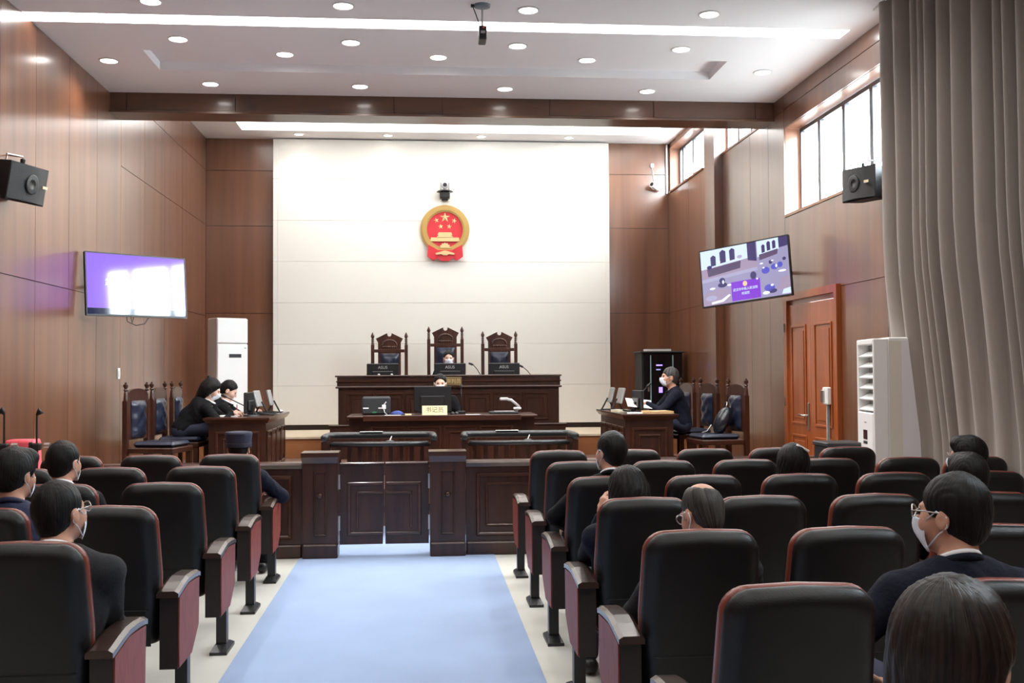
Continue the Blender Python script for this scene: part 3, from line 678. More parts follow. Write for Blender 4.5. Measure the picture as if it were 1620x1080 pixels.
# --- judges' bench
jb = thing('judges_bench', 'long dark panelled judges bench on the dais below the emblem', 'bench', (.424, 15.9, Z1))
B('body', MAHO, jb, -1.62, 1.63, 0, .10, 0, 1.03); B('plinth', MAHO, jb, -1.74, 1.72, -.06, -.001, 0, .47); B('plinth_cap', MAHOT, jb, -1.76, 1.74, -.08, -.001, .471, .50, ch=.008)
B('cornice', MAHOT, jb, -1.66, 1.67, -.05, .12, 1.031, 1.06, ch=.008); B('upper_board', MAHO, jb, -1.64, 1.65, .0, .08, 1.061, 1.195)
B('board_molding', MAHOT, jb, -1.655, 1.665, -.02, -.001, 1.12, 1.14, ch=.005); B('top_rail', MAHOT, jb, -1.67, 1.67, -.03, .10, 1.196, 1.222, ch=.008)
B('desktop', MAHOT, jb, -1.62, 1.63, .121, .72, 1.03, 1.06)
for s in (-1, 1): B('end_panel', MAHO, jb, s*1.60-.03, s*1.60+.03, .10, .30, 0, 1.029)
for i in range(7): raised(0, -1.50+i*.43, -1.50+i*.43+.40, .55, .96, jb, s=.8)
# --- carved court chairs
def court_chair(lab, loc, rz, H=1.6, hw=.265, peak=True, group=None, seat_h=.5):
    t = thing('court_chair', lab, 'chair', loc, rz, group)
    yb = .26; CW = CHW if peak else MAHO
    for s in (-1, 1):
        m = MB(); x = s*hw
        m.box(x-.026, x+.026, yb-.026, yb+.026, 0, H-.20)
        prof = [(.026, H-.20), (.018, H-.19), (.025, H-.175), (.016, H-.16), (.025, H-.145), (.016, H-.13), (.025, H-.115), (.016, H-.10), (.024, H-.08), (.030, H-.06), (.018, H-.03), (.009, H-.012), (.004, H)] if peak else \
               [(.026, H-.20), (.02, H-.12), (.014, H-.10), (.026, H-.085), (.014, H-.07), (.028, H-.045), (.024, H-.025), (.010, H-.018), (.014, H-.008), (.003, H)]
        m.lathe(prof, 10, M=T((x, yb, 0))); m.build('back_post', CW, t, 'auto')
    pw = hw-.085 if peak else hw-.06; pz0 = .66 if peak else .57
    if peak:
        z0 = H-.30
        poly = [(-pw, .62), (pw, .62), (pw, H-.165), (pw+.035, H-.10), (.035, H-.012)]
        nt = [(.032*math.cos(a), H-.035+.032*math.sin(a)) for a in [(.5-.0)*0+i*(-PI)/6 for i in range(7)]]
        poly += nt + [(-.035, H-.012), (-pw-.035, H-.10), (-pw, H-.165)]
        MB().prism(poly, yb-.02, yb+.02).build('back_panel', CHW, t)
        cr = MB(); rr = random.Random(5)
        for i in range(16):
            a = PI*i/15; cr.lathe([(.018, 0), (.012, .012), (.0, .016)], 7, M=T((.11*math.cos(a), yb-.02, H-.20+.075*math.sin(a))) @ RX90, cap=False)
        for i in range(8): cr.lathe([(.02, 0), (.012, .014), (.0, .018)], 7, M=T((-.10+.2*i/7, yb-.02, H-.235)) @ RX90, cap=False)
        cr.build('carving', CHW, t, True)
        B('cross_rail', CHW, t, -hw+.027, hw-.027, yb-.028, yb-.0205, H-.32, H-.27, ch=.003)
        pz1 = H-.335
    else:
        poly = [(-pw-.055, .55), (pw+.055, .55), (pw+.055, H-.16)]+[((pw+.055)*math.cos(a), H-.16+.09*math.sin(a)**.8) for a in [PI*i/12 for i in range(1, 12)]]+[(-pw-.055, H-.16)]
        MB().prism(poly, yb-.018, yb+.018).build('back_panel', CW, t); pz1 = H-.20
    m = MB(); nx, nz = 8, 14; vs = []; fs = []
    for j in range(nz+1):
        for i in range(nx+1):
            u, v = i/nx, j/nz; e = min(1, 6*min(u, 1-u))*min(1, 8*min(v, 1-v)); tuft = .012*math.sin(u*PI*3)*math.sin(v*PI*5)
            vs.append(((u-.5)*2*(pw-.035), yb-.0225-.040*e**.5-tuft*e, pz0+(pz1-pz0)*v))
    for j in range(nz):
        for i in range(nx): a = j*(nx+1)+i; fs.append((a, a+1, a+nx+2, a+nx+1))
    m.add(vs, fs); m.build('back_pad', CHPAD, t, True)
    B('seat', CW, t, -hw-.01, hw+.01, -.28, yb-.027, seat_h-.09, seat_h-.03, ch=.01)
    B('seat_cushion', CHPAD, t, -hw+.03, hw-.03, -.27, yb-.06, seat_h-.029, seat_h+.03, ch=.028)
    for sx in (-1, 1):
        B('leg', CW, t, sx*(hw-.02)-.028, sx*(hw-.02)+.028, -.27, -.215, 0, seat_h-.091)
        if not peak: continue
        ar_ = MB(); ar_.tube([(sx*hw, yb-.03, seat_h+.23), (sx*hw, 0, seat_h+.24), (sx*hw, -.25, seat_h+.215)], .024, 8); ar_.build('armrest', CHW, t, True)
        B('arm_post', CHW, t, sx*hw-.02, sx*hw+.02, -.235, -.195, seat_h-.0295, seat_h+.21)
    B('stretcher', CW, t, -hw+.03, hw-.03, -.25, -.23, .15, .19)
    return t
court_chair('tall carved judge chair beside the middle one on the rack cabinet free side', (-.488, 16.92, Z2), 0, 1.585)
court_chair('tallest carved judge chair in the middle, with masked person seated', (.40, 16.92, Z2), 0, 1.675)
court_chair('tall carved judge chair behind the monitor on the door side of the bench', (1.262, 16.92, Z2), 0, 1.60)
bpy.data.objects['court_chair']['label'] = 'tall carved judge chair behind the monitor on the television title side'
GL = 'carved chairs along the side walls'
court_chair('empty carved chair nearest the rail along the plain laminate wall', (-2.83, 11.98, Z1), math.radians(78), 1.17, .245, False, GL)
court_chair('carved chair under the woman wearing a mask at the desk', (-2.80, 12.90, Z1), math.radians(86), 1.17, .245, False, GL)
court_chair('carved chair under the woman without mask beside the air conditioner', (-2.80, 13.85, Z1), math.radians(90), 1.17, .245, False, GL)
court_chair('empty carved chair farthest from the rail beside the rack cabinet', (3.36, 14.35, Z1), math.radians(-84), 1.17, .245, False, GL)
court_chair('carved chair pulled out behind the man in dark sweater', (3.42, 13.45, Z1), math.radians(-80), 1.17, .245, False, GL)
court_chair('carved chair holding a black bag near the orange door', (3.44, 12.30, Z1), math.radians(-82), 1.17, .245, False, GL)
# black bag on the chair
bg_ = thing('black_bag', 'shiny black bag standing on the chair near the orange door', 'bag', (3.44, 12.30, Z1+.531))
m = MB(); rings = []
for j in range(9):
    z = .30*j/8; s = math.sin(PI*(.12+.80*j/8))**.6; rings.append([(.02+.09*s*math.cos(a)+.10*j/8, .14*s*math.sin(a), z) for a in [2*PI*i/16 for i in range(16)]])
m.loft(rings); m.build('body', plain('shiny_black_leather', (.012, .014, .022), .2, bump=.4, bscale=18), bg_, True)
m = MB(); m.tube([(.10, -.05, .29), (.12, -.03, .36), (.12, .03, .36), (.10, .05, .29)], .008, 6); m.build('handle', METAL, bg_, True)
m = MB(); m.tube([(-.07, -.02, .10), (-.13, -.05, .03), (-.18, -.03, .012), (-.15, .04, .012)], .006, 6); m.build('strap', LGREY, bg_, True)
# --- side desks
def side_desk(x0, x1, lab, inner):
    t = thing('side_desk', lab, 'desk', ((x0+x1)/2, 13.35, Z1)); h = (x1-x0)/2
    B('end_panel', MAHO, t, -h+.05, h-.05, -.86, -.82, 0, .69); B('end_panel', MAHO, t, -h+.05, h-.05, .82, .86, 0, .69); ix = h-.05 if inner > 0 else -h+.05
    B('front_panel', MAHO, t, min(ix, ix-inner*.04), max(ix, ix-inner*.04), -.82, .82, 0, .69)
    for s in (-1, 1): B('plinth', MAHO, t, -h+.02, h-.02, s*.88-.02, s*.88+.02, 0, .08, ch=.01)
    m = MB(); m.loft([[(-h+.03, -.89, .69), (h-.03, -.89, .69), (h-.03, .89, .69), (-h+.03, .89, .69)], [(-h, -.94, .735), (h, -.94, .735), (h, .94, .735), (-h, .94, .735)], [(-h, -.94, .755), (h, -.94, .755), (h, .94, .755), (-h, .94, .755)]]); m.build('top', MAHOT, t)
    raised(-.86, -h+.12, h-.12, .14, .60, t)
    for i in range(4):
        y0 = -.80+i*.41; x = -h+.05 if inner < 0 else h-.05
        m = MB(); a, b = (x-.016, x) if inner < 0 else (x, x+.016)
        m.box(a, b, y0, y0+.37, .14, .17, ch=.005); m.box(a, b, y0, y0+.37, .57, .60, ch=.005); m.box(a, b, y0, y0+.03, .16, .58, ch=.005); m.box(a, b, y0+.34, y0+.37, .16, .58, ch=.005)
        p = m.build('panel_molding', MAHOT, t)
        m = MB(); a, b = (x-.01, x) if inner < 0 else (x, x+.01); m.box(a, b, y0+.07, y0+.30, .21, .53, ch=.004); m.build('raised_panel', MAHO, p)
    return t
side_desk(-2.45, -1.71, 'dark panelled side desk where the two women in suits write', 1)
side_desk(2.35, 3.02, 'dark panelled side desk where the man in dark sweater reads papers', -1)
ZD = Z1+.756
# --- monitors
def monitor(lab, loc, rz, w_, h_, lift, brand=False, group=None, mat=BLACKP):
    t = thing('monitor', lab, 'monitor', loc, rz, group)
    B('screen_back', mat, t, -w_/2, w_/2, -.018, .012, lift, lift+h_, ch=.008); B('back_housing', BLACKP, t, -w_*.33, w_*.33, -.04, -.0185, lift+h_*.12, lift+h_*.62, ch=.012)
    B('display', screen('idle_display', (.25, .30, .40), .5), t, -w_/2+.01, w_/2-.01, .0125, .014, lift+.015, lift+h_-.01)
    B('stand', BLACKP, t, -.03, .03, -.055, -.041, .0, lift+h_*.4); MB().lathe([(.11, 0), (.105, .012), (.04, .018)], 20, M=T((0, -.02, 0))).build('base', BLACKP, t, 'auto')
    if brand: text_mesh('brand_mark', 'ASUS', .062, LGREY, t, T((0, -.0185, lift+h_*.80)) @ RX90, .001)
    return t
zb = Z1+1.061
GM = 'monitors on the judges bench'
monitor('black monitor on the judges bench in front of the chair on title screen side', (-.56, 16.18, zb), 0, .475, .30, .035, True, GM)
monitor('black monitor on the judges bench in front of the seated judge', (.443, 16.18, zb), 0, .475, .30, .035, True, GM)
monitor('black monitor on the judges bench in front of the chair on door side', (1.258, 16.18, zb), 0, .475, .30, .035, True, GM)
monitor('large black monitor on the clerk desk hiding the clerk', (.155, 13.80, Z1+.731), 0, .48, .32, .03)
# microphones
def goose(lab, loc, pts, tip, mat=BLACKM):
    t = thing('gooseneck_microphone', lab, 'microphone', loc)
    B('base', BLACKP, t, -.05, .05, -.06, .06, 0, .035, ch=.008); m = MB(); m.tube([(0, 0, .035)]+pts, .006, 6); m.build('neck', METAL if mat is None else BLACKM, t, True)
    a = Vector(pts[-1]); b = a+Vector(tip); m = MB(); m.tube([a, a.lerp(b, .3), b], [.010, .017, .014], 8); m.build('capsule', BLACKM, t, True)
goose('thin gooseneck microphone on the bench beside the seated judge monitor', (.98, 16.3, zb), [(-.05, .0, .12), (-.12, -.02, .24), (-.18, -.02, .31)], (-.07, 0, .025))
goose('thin gooseneck microphone on the bench beside the door side monitor', (1.80, 16.3, zb), [(-.08, 0, .10), (-.18, -.02, .22), (-.24, -.02, .27)], (-.06, 0, .03))
goose('upright gooseneck microphone on the clerk desk', (.52, 13.72, Z1+.731), [(0, 0, .2), (0, 0, .32)], (0, .0, .05))
goose('gooseneck microphone on the desk in front of the writing women', (-2.0, 13.05, ZD), [(-.06, 0, .10), (-.20, 0, .17), (-.30, 0, .22)], (-.06, 0, .03))
goose('second gooseneck microphone beside the women tablet stands', (-1.98, 13.35, ZD), [(-.02, 0, .10), (-.04, 0, .18)], (-.04, 0, .06))
goose('gooseneck microphone leaning toward the man in dark sweater', (2.60, 13.2, ZD), [(.05, 0, .12), (.14, 0, .22), (.20, .0, .30)], (.06, 0, .05))
# tablet-like desk screens
def tablet(lab, loc, rz, mat=GREYP):
    t = thing('desk_screen', lab, 'monitor', loc, rz)
    Mx = T((0, 0, .10)) @ Matrix.Rotation(math.radians(-14), 4, 'X')
    MB().box(-.13, .13, -.012, .012, .0, .20, ch=.008, M=Mx).build('panel', mat, t)
    MB().box(-.12, .12, .0122, .014, .012, .19, M=Mx).build('display', screen('idle_display', (.25, .30, .40), .5), t)
    m = MB(); m.tube([(0, -.02, .16), (.0, -.10, .01)], .010, 6); m.tube([(0, .0, .12), (.0, .06, .01)], .010, 6); m.tube([(-.06, .07, .01), (0, -.11, .01), (.06, .07, .01)], .008, 6); m.build('stand', BLACKM, t)
tablet('upright grey desk screen on wire stand facing the masked woman', (-1.93, 13.2, ZD), math.radians(84)); tablet('upright grey desk screen on wire stand facing the unmasked woman', (-1.86, 13.75, ZD), math.radians(90))
tablet('upright grey desk screen on wire stand nearer the reading man', (2.47, 13.30, ZD), math.radians(-84)); tablet('upright grey desk screen on wire stand at the cream wall end of desk', (2.45, 13.85, ZD), math.radians(-90))
monitor('dark monitor turned toward the women on the side desk', (-2.02, 12.95, ZD), math.radians(84), .40, .25, .03)
monitor('dark monitor turned toward the reading man on the side desk', (2.66, 13.02, ZD), math.radians(-84), .38, .24, .03)
# cables and small things on the side desks
def cable(lab, pts, mat=BLACKM, r=.007): tag((lambda m: (m.tube(pts, r, 6), m)[1])(MB()).build('desk_cable', mat, None, True), lab, 'cable')
cable('tangled black cables lying on the women side desk', [(-1.85+.11*math.cos(i*1.9)+.01*i*.3, 12.95+.06*i*.9, ZD+.010+.012*(i % 3)) for i in range(14)])
cable('tangled black cables lying on the reading man side desk', [(2.50+.07*math.cos(i*2.1), 12.9+.05*i, ZD+.010+.012*(i % 3)) for i in range(12)])
def mouse(lab, loc, mat=WHITEP):
    t = thing('computer_mouse', lab, 'mouse', loc); m = MB()
    rings = [[(sx*.03*c, .05*s*math.copysign(1, 1), z) for sx, c, s in [(1, math.cos(2*PI*i/14)*k, math.sin(2*PI*i/14)*k) for i in range(14)]] for z, k in ((0, .95), (.012, 1), (.026, .75), (.033, .35))]
    m.loft(rings); m.build('shell', mat, t, True); B('wheel', DGREY, t, -.004, .004, .015, .03, .030, .036)
mouse('white computer mouse on the women side desk by the cream wall', (-1.80, 14.1, ZD)); mouse('second white mouse near the edge of the women side desk', (-1.77, 13.55, ZD))
def papers(name, lab, x0, x1, y0, y1, z, mat, t=.004, cat='paper', rz=0): 
    o = B(name, mat, None, -(x1-x0)/2, (x1-x0)/2, -(y1-y0)/2, (y1-y0)/2, 0, t); o.location = ((x0+x1)/2, (y0+y1)/2, z); o.rotation_euler = (0, 0, rz); return tag(o, lab, cat)
papers('paper_stack', 'white papers on the side desk under the women hands', -2.36, -2.12, 12.75, 13.05, ZD, PAPER, .008); papers('paper_stack', 'white papers on the side desk before the unmasked woman', -2.36, -2.14, 13.40, 13.70, ZD, PAPER, .008)
papers('folder_stack', 'tan kraft folders stacked on the reading man side desk', 2.66, 2.96, 12.46, 12.78, ZD, KRAFT, .03, 'folder', .1); papers('paper_stack', 'loose white papers on the reading man side desk', 2.46, 2.64, 12.55, 12.8, ZD, PAPER, .010, 'paper', -.2)
papers('telephone_pad', 'pale writing pad at the end of the reading man side desk', 2.38, 2.56, 13.05, 13.25, ZD, plain('pale_pad', (.7, .66, .5), .6), .03, 'pad', .3)
# clerk desk things
zc_ = Z1+.731
np_ = thing('name_plate', 'cream name plate with black Chinese characters on the clerk desk', 'sign', (.175, 13.36, zc_))
MB().loft([[(-.155, -.03, 0), (.155, -.03, 0), (.155, .03, 0), (-.155, .03, 0)], [(-.155, -.006, .115), (.155, -.006, .115), (.155, .006, .115), (-.155, .006, .115)]]).build('plate', PLAQ, np_)
text_mesh('lettering', '书记员', .075, INK, np_, T((0, -.0175, .060)) @ Matrix.Rotation(math.radians(-12), 4, 'X') @ RX90, .001)
np2 = thing('name_plate', 'bronze name plate with gold Chinese characters standing below the judge', 'sign', (.487, 15.862, Z1+1.065))
B('plate', PLAQ2, np2, -.118, .118, -.02, .005, 0, .125, ch=.003); text_mesh('lettering', '审判员', .072, plain('gold_letter', (.75, .55, .25), .4, metal=.3), np2, T((0, -.022, .062)) @ RX90, .001)
hh = B('hook', PLAQ2, np2, -.02, .02, .006, .03, .118, .125)
pb = thing('label_printer', 'dark grey printer box with white labels on the clerk desk', 'printer', (-.558, 13.75, zc_))
B('body', DGREY, pb, -.178, .178, -.13, .13, 0, .225, ch=.02); B('label_strip', PAPER, pb, -.16, -.09, -.1325, -.1305, .075, .09); B('label_strip', PAPER, pb, .03, .075, -.1325, -.1305, .075, .09)
B('white_plug', PAPER, pb, .075, .125, -.145, -.131, .07, .125, ch=.004); m = MB(); m.tube([(.10, -.14, .125), (.13, -.15, .16)], .006, 6); m.tube([(.10, -.14, .07), (.11, -.16, .03), (.14, -.16, .004)], .004, 6); m.build('white_cable', PAPER, pb)
MB().lathe([(.03, 0), (.03, .004)], 12, M=T((-.02, -.131, .03)) @ Matrix.Diagonal((1, 1, .4, 1)) @ RX90).build('green_mark', plain('green_mark', (.04, .22, .10), .4), pb)
t_ = thing('crumpled_cloth', 'small crumpled blue cloth beside the printer on clerk desk', 'cloth', (-.29, 13.55, zc_)); m = MB(); rings = []
for z, k in ((0, 1), (.02, .95), (.04, .6), (.05, .25)): rings.append([(.075*k*math.cos(a)*(1+.25*math.sin(3*a)), .05*k*math.sin(a)*(1+.25*math.cos(5*a)), z) for a in [2*PI*i/18 for i in range(18)]])
m.loft(rings); m.build('cloth', plain('blue_cloth', (.05, .08, .30), .8), t_, True)
mouse('black computer mouse beside the cream name plate', (.40, 13.45, zc_), BLACKP); mouse('second black computer mouse on the clerk desk', (.45, 13.5, zc_), BLACKP)
papers('paper_stack', 'white sheet on the clerk desk beside the blue cloth', -.44, -.24, 13.30, 13.42, zc_, PAPER, .003); papers('paper_stack', 'white sheet on the clerk desk beside the microphone base', .56, .74, 13.30, 13.42, zc_, PAPER, .003); papers('eraser_block', 'small cream block on the clerk desk', -.19, -.11, 13.3, 13.36, zc_, PLAQ, .018, 'block')
dc = thing('document_camera', 'light grey document camera with folded arm on the clerk desk', 'camera', (1.06, 13.62, zc_))
B('base', DGREY, dc, -.19, .17, -.12, .12, 0, .03, ch=.008); B('base_panel', LGREY, dc, -.13, .12, -.10, .0, .0305, .036)
m = MB(); m.tube([(.16, .05, .03), (.19, .04, .09), (.14, .02, .13), (.09, .0, .17), (.02, -.02, .185)], .018, 8); m.build('arm', LGREY, dc, True); B('head', LGREY, dc, -.06, .05, -.05, .01, .168, .205, ch=.01); B('joint', WHITEP, dc, .12, .22, .02, .06, .05, .08, ch=.008)
# cables over bench
def white_dot(lab, x): 
    t = thing('white_clip', lab, 'clip', (x, 15.95, Z1+1.2225)); MB().lathe([(.018, 0), (.02, .01), (.01, .022)], 10).build('knob', WHITEP, t, True)
white_dot('small white clip on the judges bench rail below empty chair monitor', -.61); white_dot('second small white clip on the judges bench rail', -.42)
# --- air conditioners
def aircon_far():
    t = thing('floor_air_conditioner', 'tall white floor standing air conditioner in the corner behind the women', 'air conditioner', (-2.98, 17.0, Z2), math.radians(34))
    B('body', plain('appliance_grey', (.62, .60, .57), .5), t, -.25, .25, -.16, .18, 0, 1.80, ch=.012); B('front_panel', ACW, t, -.25, .25, -.185, -.161, .02, 1.40, ch=.012); B('top_vent_cover', ACW, t, -.25, .25, -.185, -.161, 1.41, 1.79, ch=.012)
    B('display', BLACKP, t, -.06, .14, -.188, -.1855, 1.19, 1.245); B('badge', GREYP, t, -.17, -.05, -.187, -.1855, .80, .815); B('green_sticker', plain('green_sticker', (.1, .5, .4), .5), t, .19, .22, -.187, -.1855, 1.33, 1.345)
aircon_far()
def aircon_near():
    t = thing('floor_air_conditioner', 'tall white floor air conditioner with louvred grille in front of curtain', 'air conditioner', (4.03, 8.98, 0), math.radians(-98))
    # local: front faces -Y
    B('body', ACW, t, -.26, .26, -.075, .20, 0, 1.93, ch=.01); B('rear_side_panel', plain('appliance_cool', (.80, .80, .83), .4), t, -.262, -.2605, .04, .198, .03, 1.90)
    B('rear_side_panel', plain('appliance_cool', (.80, .80, .83), .4), t, .2605, .262, .04, .198, .03, 1.90)
    for s in (-1, 1): B('beige_side_strip', ACB, t, s*.2612-.001, s*.2612+.001, -.07, .036, .03, 1.90)
    m = MB(); m.box(-.26, -.235, -.20, -.076, .03, 1.92, ch=.008); m.box(.235, .26, -.20, -.076, .03, 1.92, ch=.008); m.box(-.2349, .2349, -.20, -.076, 1.87, 1.92, ch=.008); m.build('front_surround', ACW, t)
    B('front_panel', ACW, t, -.2345, .2345, -.205, -.08, .03, 1.29, ch=.008); B('grille_back', GREYP, t, -.2345, .2345, -.10, -.077, 1.295, 1.865)
    for i in range(6):
        z = 1.33+i*.092; MB().box(-.233, .233, -.045, .045, -.006, .006, M=T((0, -.148, z)) @ Matrix.Rotation(math.radians(28), 4, 'X')).build('louvre', ACW, t)
    B('display', plain('display_dark', (.06, .015, .02), .2), t, -.05, .07, -.2075, -.2055, 1.06, 1.14); B('display_label', DGREY, t, -.05, .07, -.2075, -.2055, 1.02, 1.045)
    B('green_sticker', plain('green_sticker', (.1, .5, .4), .5), t, -.12, -.06, -.2072, -.2055, .50, .53); B('green_tape', plain('green_tape', (.35, .65, .55), .5), t, -.2635, -.2624, -.07, .037, .80, .83)
    for i in range(5): B('rating_label', GREYP, t, -.2635, -.2622, .05, .11, .48+i*.045, .505+i*.045)
    B('maker_mark', GREYP, t, -.02, .05, -.2065, -.2055, 1.20, 1.21)
aircon_near()
# --- equipment rack
rk = thing('equipment_rack', 'black glass door equipment rack with violet lights behind the reading man', 'cabinet', (3.86, 17.2, Z2))
B('body', BLACKM, rk, -.33, .33, -.24, .30, 0, 1.24); B('top', DGREY, rk, -.36, .36, -.29, .31, 1.241, 1.265, ch=.006)
d_ = B('glass_door', plain('dark_glass', (.006, .007, .010), .06, spec=.6), rk, -.30, .32, -.262, -.2405, .04, 1.22)
for x in (-.19, .17): B('door_trim', plain('pale_blue_trim', (.35, .52, .58), .35), d_, x-.008, x+.008, -.270, -.2625, .06, 1.20)
B('violet_lamp', emis('violet_led', (.20, .10, 1.0), 2.5), d_, -.10, .0, -.266, -.2625, 1.03, 1.05); B('violet_lamp', emis('violet_led2', (.2, .08, .9), 1.5), d_, -.06, .0, -.266, -.2625, .60, .69); B('violet_lamp', emis('violet_led3', (.08, .1, .6), .8), d_, -.10, -.03, -.266, -.2625, .96, .98)
B('door_handle', METAL, d_, -.24, -.215, -.275, -.2625, .62, .72)
papers('white_device', 'flat white device lying on top of the equipment rack', 3.62, 4.02, 17.0, 17.25, Z2+1.266, WHITEP, .035, 'device')
# black box near the door
bx = thing('black_cabinet', 'low black cabinet behind the front row beside the near air conditioner', 'cabinet', (3.72, 9.32, 0))
B('body', BLACKM, bx, -.17, .17, -.17, .17, .04, .98, ch=.01); B('lid', DGREY, bx, -.18, .18, -.18, .18, .981, 1.02, ch=.008); B('base', BLACKP, bx, -.15, .15, -.15, .15, 0, .0395)
# mic stands and red-covered stool by the left wall
def stand(lab, loc, top, boom):
    t = thing('microphone_stand', lab, 'stand', loc)
    m = MB(); m.lathe([(.014, .03), (.014, 1.05)], 10); m.build('lower_tube', BLACKM, t); m = MB(); m.lathe([(.008, 1.05), (.008, top)], 8); m.build('upper_tube', BLACKP, t)
    B('collar', BLACKM, t, -.035, .035, -.03, .03, 1.03, 1.09, ch=.01); MB().lathe([(.022, 0), (.022, .05)], 10, M=T((.06, 0, 1.07)) @ Matrix.Rotation(PI/2, 4, 'Y')).build('knob', METAL, t)
    B('clamp', BLACKM, t, -.06, -.036, -.025, .025, 1.04, 1.10, ch=.008)
    m = MB(); m.tube([(0, 0, top-.01), boom, (boom[0]*1.8, boom[1]*1.8, boom[2]-.03)], [.012, .026, .02], 8); m.build('clip_head', BLACKM, t, True)
    for i in range(3):
        a = 2*PI*i/3+.4; m = MB(); m.tube([(0, 0, .16), (.12*math.cos(a), .12*math.sin(a), .012)], .010, 6); m.build('leg', BLACKM, t)
stand('black microphone stand closest to the laminate wall by the rail', (-3.42, 9.20, 0), 1.34, (-.02, 0, 1.37)); stand('black microphone stand with drooping clip beside the red cloth', (-3.16, 9.2, 0), 1.33, (.02, 0, 1.36))
rs = thing('covered_stool', 'stool covered with bright red cloth beside the microphone stands', 'stool', (-3.36, 9.46, 0))
m = MB(); rings = []
for z, k in ((.45, 1.08), (.75, 1.02), (1.08, .98), (1.105, .9)): rings.append([(.125*k*math.copysign(abs(math.cos(a))**.4, math.cos(a))+.01*math.sin(9*a)*(z < .9), .125*k*math.copysign(abs(math.sin(a))**.4, math.sin(a)), z) for a in [2*PI*i/40 for i in range(40)]])
m.loft(rings); m.build('cloth', REDCL, rs, True)
for sx in (-1, 1):
    for sy in (-1, 1): B('leg', CHW, rs, sx*.10-.018, sx*.10+.018, sy*.10-.018, sy*.10+.018, 0, .449)
# ================================================================ PUBLIC SEATING
def back_outline(g=0.0, n=6):
    # rounded trapezoid (x, z), wider at the middle
    zt, zb = 1.028+g, .36-g; pts = []
    def corner(cx, cz, r, a0, a1):
        for i in range(n+1):
            a = a0+(a1-a0)*i/n; pts.append((cx+r*math.cos(a), cz+r*math.sin(a)))
    r = .085+g*.6
    corner(.226+g-r, zt-r, r, 0, PI/2); 
    pts.append((.0, zt+.006))
    corner(-.226-g+r, zt-r, r, PI/2, PI)
    pts.append((-.234-g, .70)); corner(-.218-g+.04, zb+.04, .04, PI, 1.5*PI); corner(.218+g-.04, zb+.04, .04, 1.5*PI, 2*PI); pts.append((.234+g, .70))
    return pts
def sh(y, z): return y+(1.02-z)*.20
def ring_at(g, y): return [(x, sh(y, z), z) for x, z in back_outline(g)]
def chair_back(t):
    m = MB(); m.loft([ring_at(-.060, .000), ring_at(-.046, .0025), ring_at(-.028, .010), ring_at(-.008, .030), ring_at(-.001, .044), ring_at(-.001, .060)]); m.build('back_shell', SHELL, t, 'auto')
    m = MB(); m.loft([ring_at(-.006, .061), ring_at(.002, .067), ring_at(.004, .088), ring_at(-.002, .118), ring_at(-.03, .135), ring_at(-.10, .140)]); m.build('back_cushion', LEATH, t, True)
    m = MB(); z0, z1 = .37, .535
    m.loft([[(-.17, sh(-.006, z0), z0), (.17, sh(-.006, z0), z0), (.19, sh(-.001, z0), z0-.01), (-.19, sh(-.001, z0), z0-.01)], [(-.17, sh(-.006, z1), z1), (.17, sh(-.006, z1), z1), (.19, sh(-.0005, z1), z1+.004), (-.19, sh(-.0005, z1), z1+.004)]]); m.build('lower_cover', SHELL, t)
def chair_seat(t, down):
    Mx = T((0, .19, .375 if down else .43)) @ Matrix.Rotation(0 if down else math.radians(68), 4, 'X')
    hw_, ln = (.215, .42) if down else (.19, .34)
    MB().box(-hw_, hw_, .0, ln, -.02, .065, ch=.035, M=Mx).build('seat_cushion', LEATH, t, 'auto')
    MB().box(-hw_+.015, hw_-.015, .0, ln-.04, -.055, -.021, ch=.012, M=Mx).build('seat_pan', SHELL, t)
def chair_arm(t, x, outer):
    yz = [(.09, .26), (.38, .26), (.55, .37), (.56, .615), (.30, .63), (.09, .60)]
    Mr = Matrix.Rotation(PI/2, 4, 'Z')   # (poly x -> y), extrude -> -x
    a = MB(); a.prism([(y, z) for y, z in yz], -x-.042, -x+.042, M=Mr); arm = a.build('arm_box', ARMBOX, t)
    s = outer
    v = MB(); ins = [(.32+(y-.32)*.97, .44+(z-.44)*.97) for y, z in yz]
    e0 = -(x+s*.0425); e1 = -(x+s*.049); v.prism(ins, min(e0, e1), max(e0, e1), M=Mr); v.build('side_veneer', ARMSIDE, arm)
    c = MB(); cap = []
    for y, z in ((.06, .600), (.11, .606), (.20, .620), (.30, .631), (.42, .628), (.52, .620), (.575, .610)):
        cap.append([(x-.051, y, z), (x-.051, y, z+.02), (x-.033, y, z+.031), (x+.033, y, z+.031), (x+.051, y, z+.02), (x+.051, y, z)])
    c.loft(cap); c.build('arm_top', ARMTOP, t)
    B('leg', LEGBLK, t, x-.03, x+.03, .36, .43, .03, .261)
    f = MB(); f.loft([[(x-.05, .26, 0), (x+.05, .26, 0), (x+.05, .53, 0), (x-.05, .53, 0)], [(x-.05, .26, .018), (x+.05, .26, .018), (x+.05, .53, .018), (x-.05, .53, .018)], [(x-.034, .33, .045), (x+.034, .33, .045), (x+.034, .46, .045), (x-.034, .46, .045)]]); f.build('foot', LEGBLK, t)
    MB().lathe([(.009, 0), (.009, .004)], 8, M=T((x, .295, .019))).build('bolt', METAL, t)
def proto(side, down, both=False):
    t = thing('auditorium_chair', '', 'chair'); chair_back(t); chair_seat(t, down); chair_arm(t, side*.280, side)
    if both: chair_arm(t, -side*.280, -side)
    return t
OCC_R = {(2, 0), (3, 0), (4, 0), (2, 2), (2, 4), (3, 3), (5, 1), (6, 0)}; OCC_L = {(0, 0), (4, 0), (3, 1), (2, 1)}
protos = {}
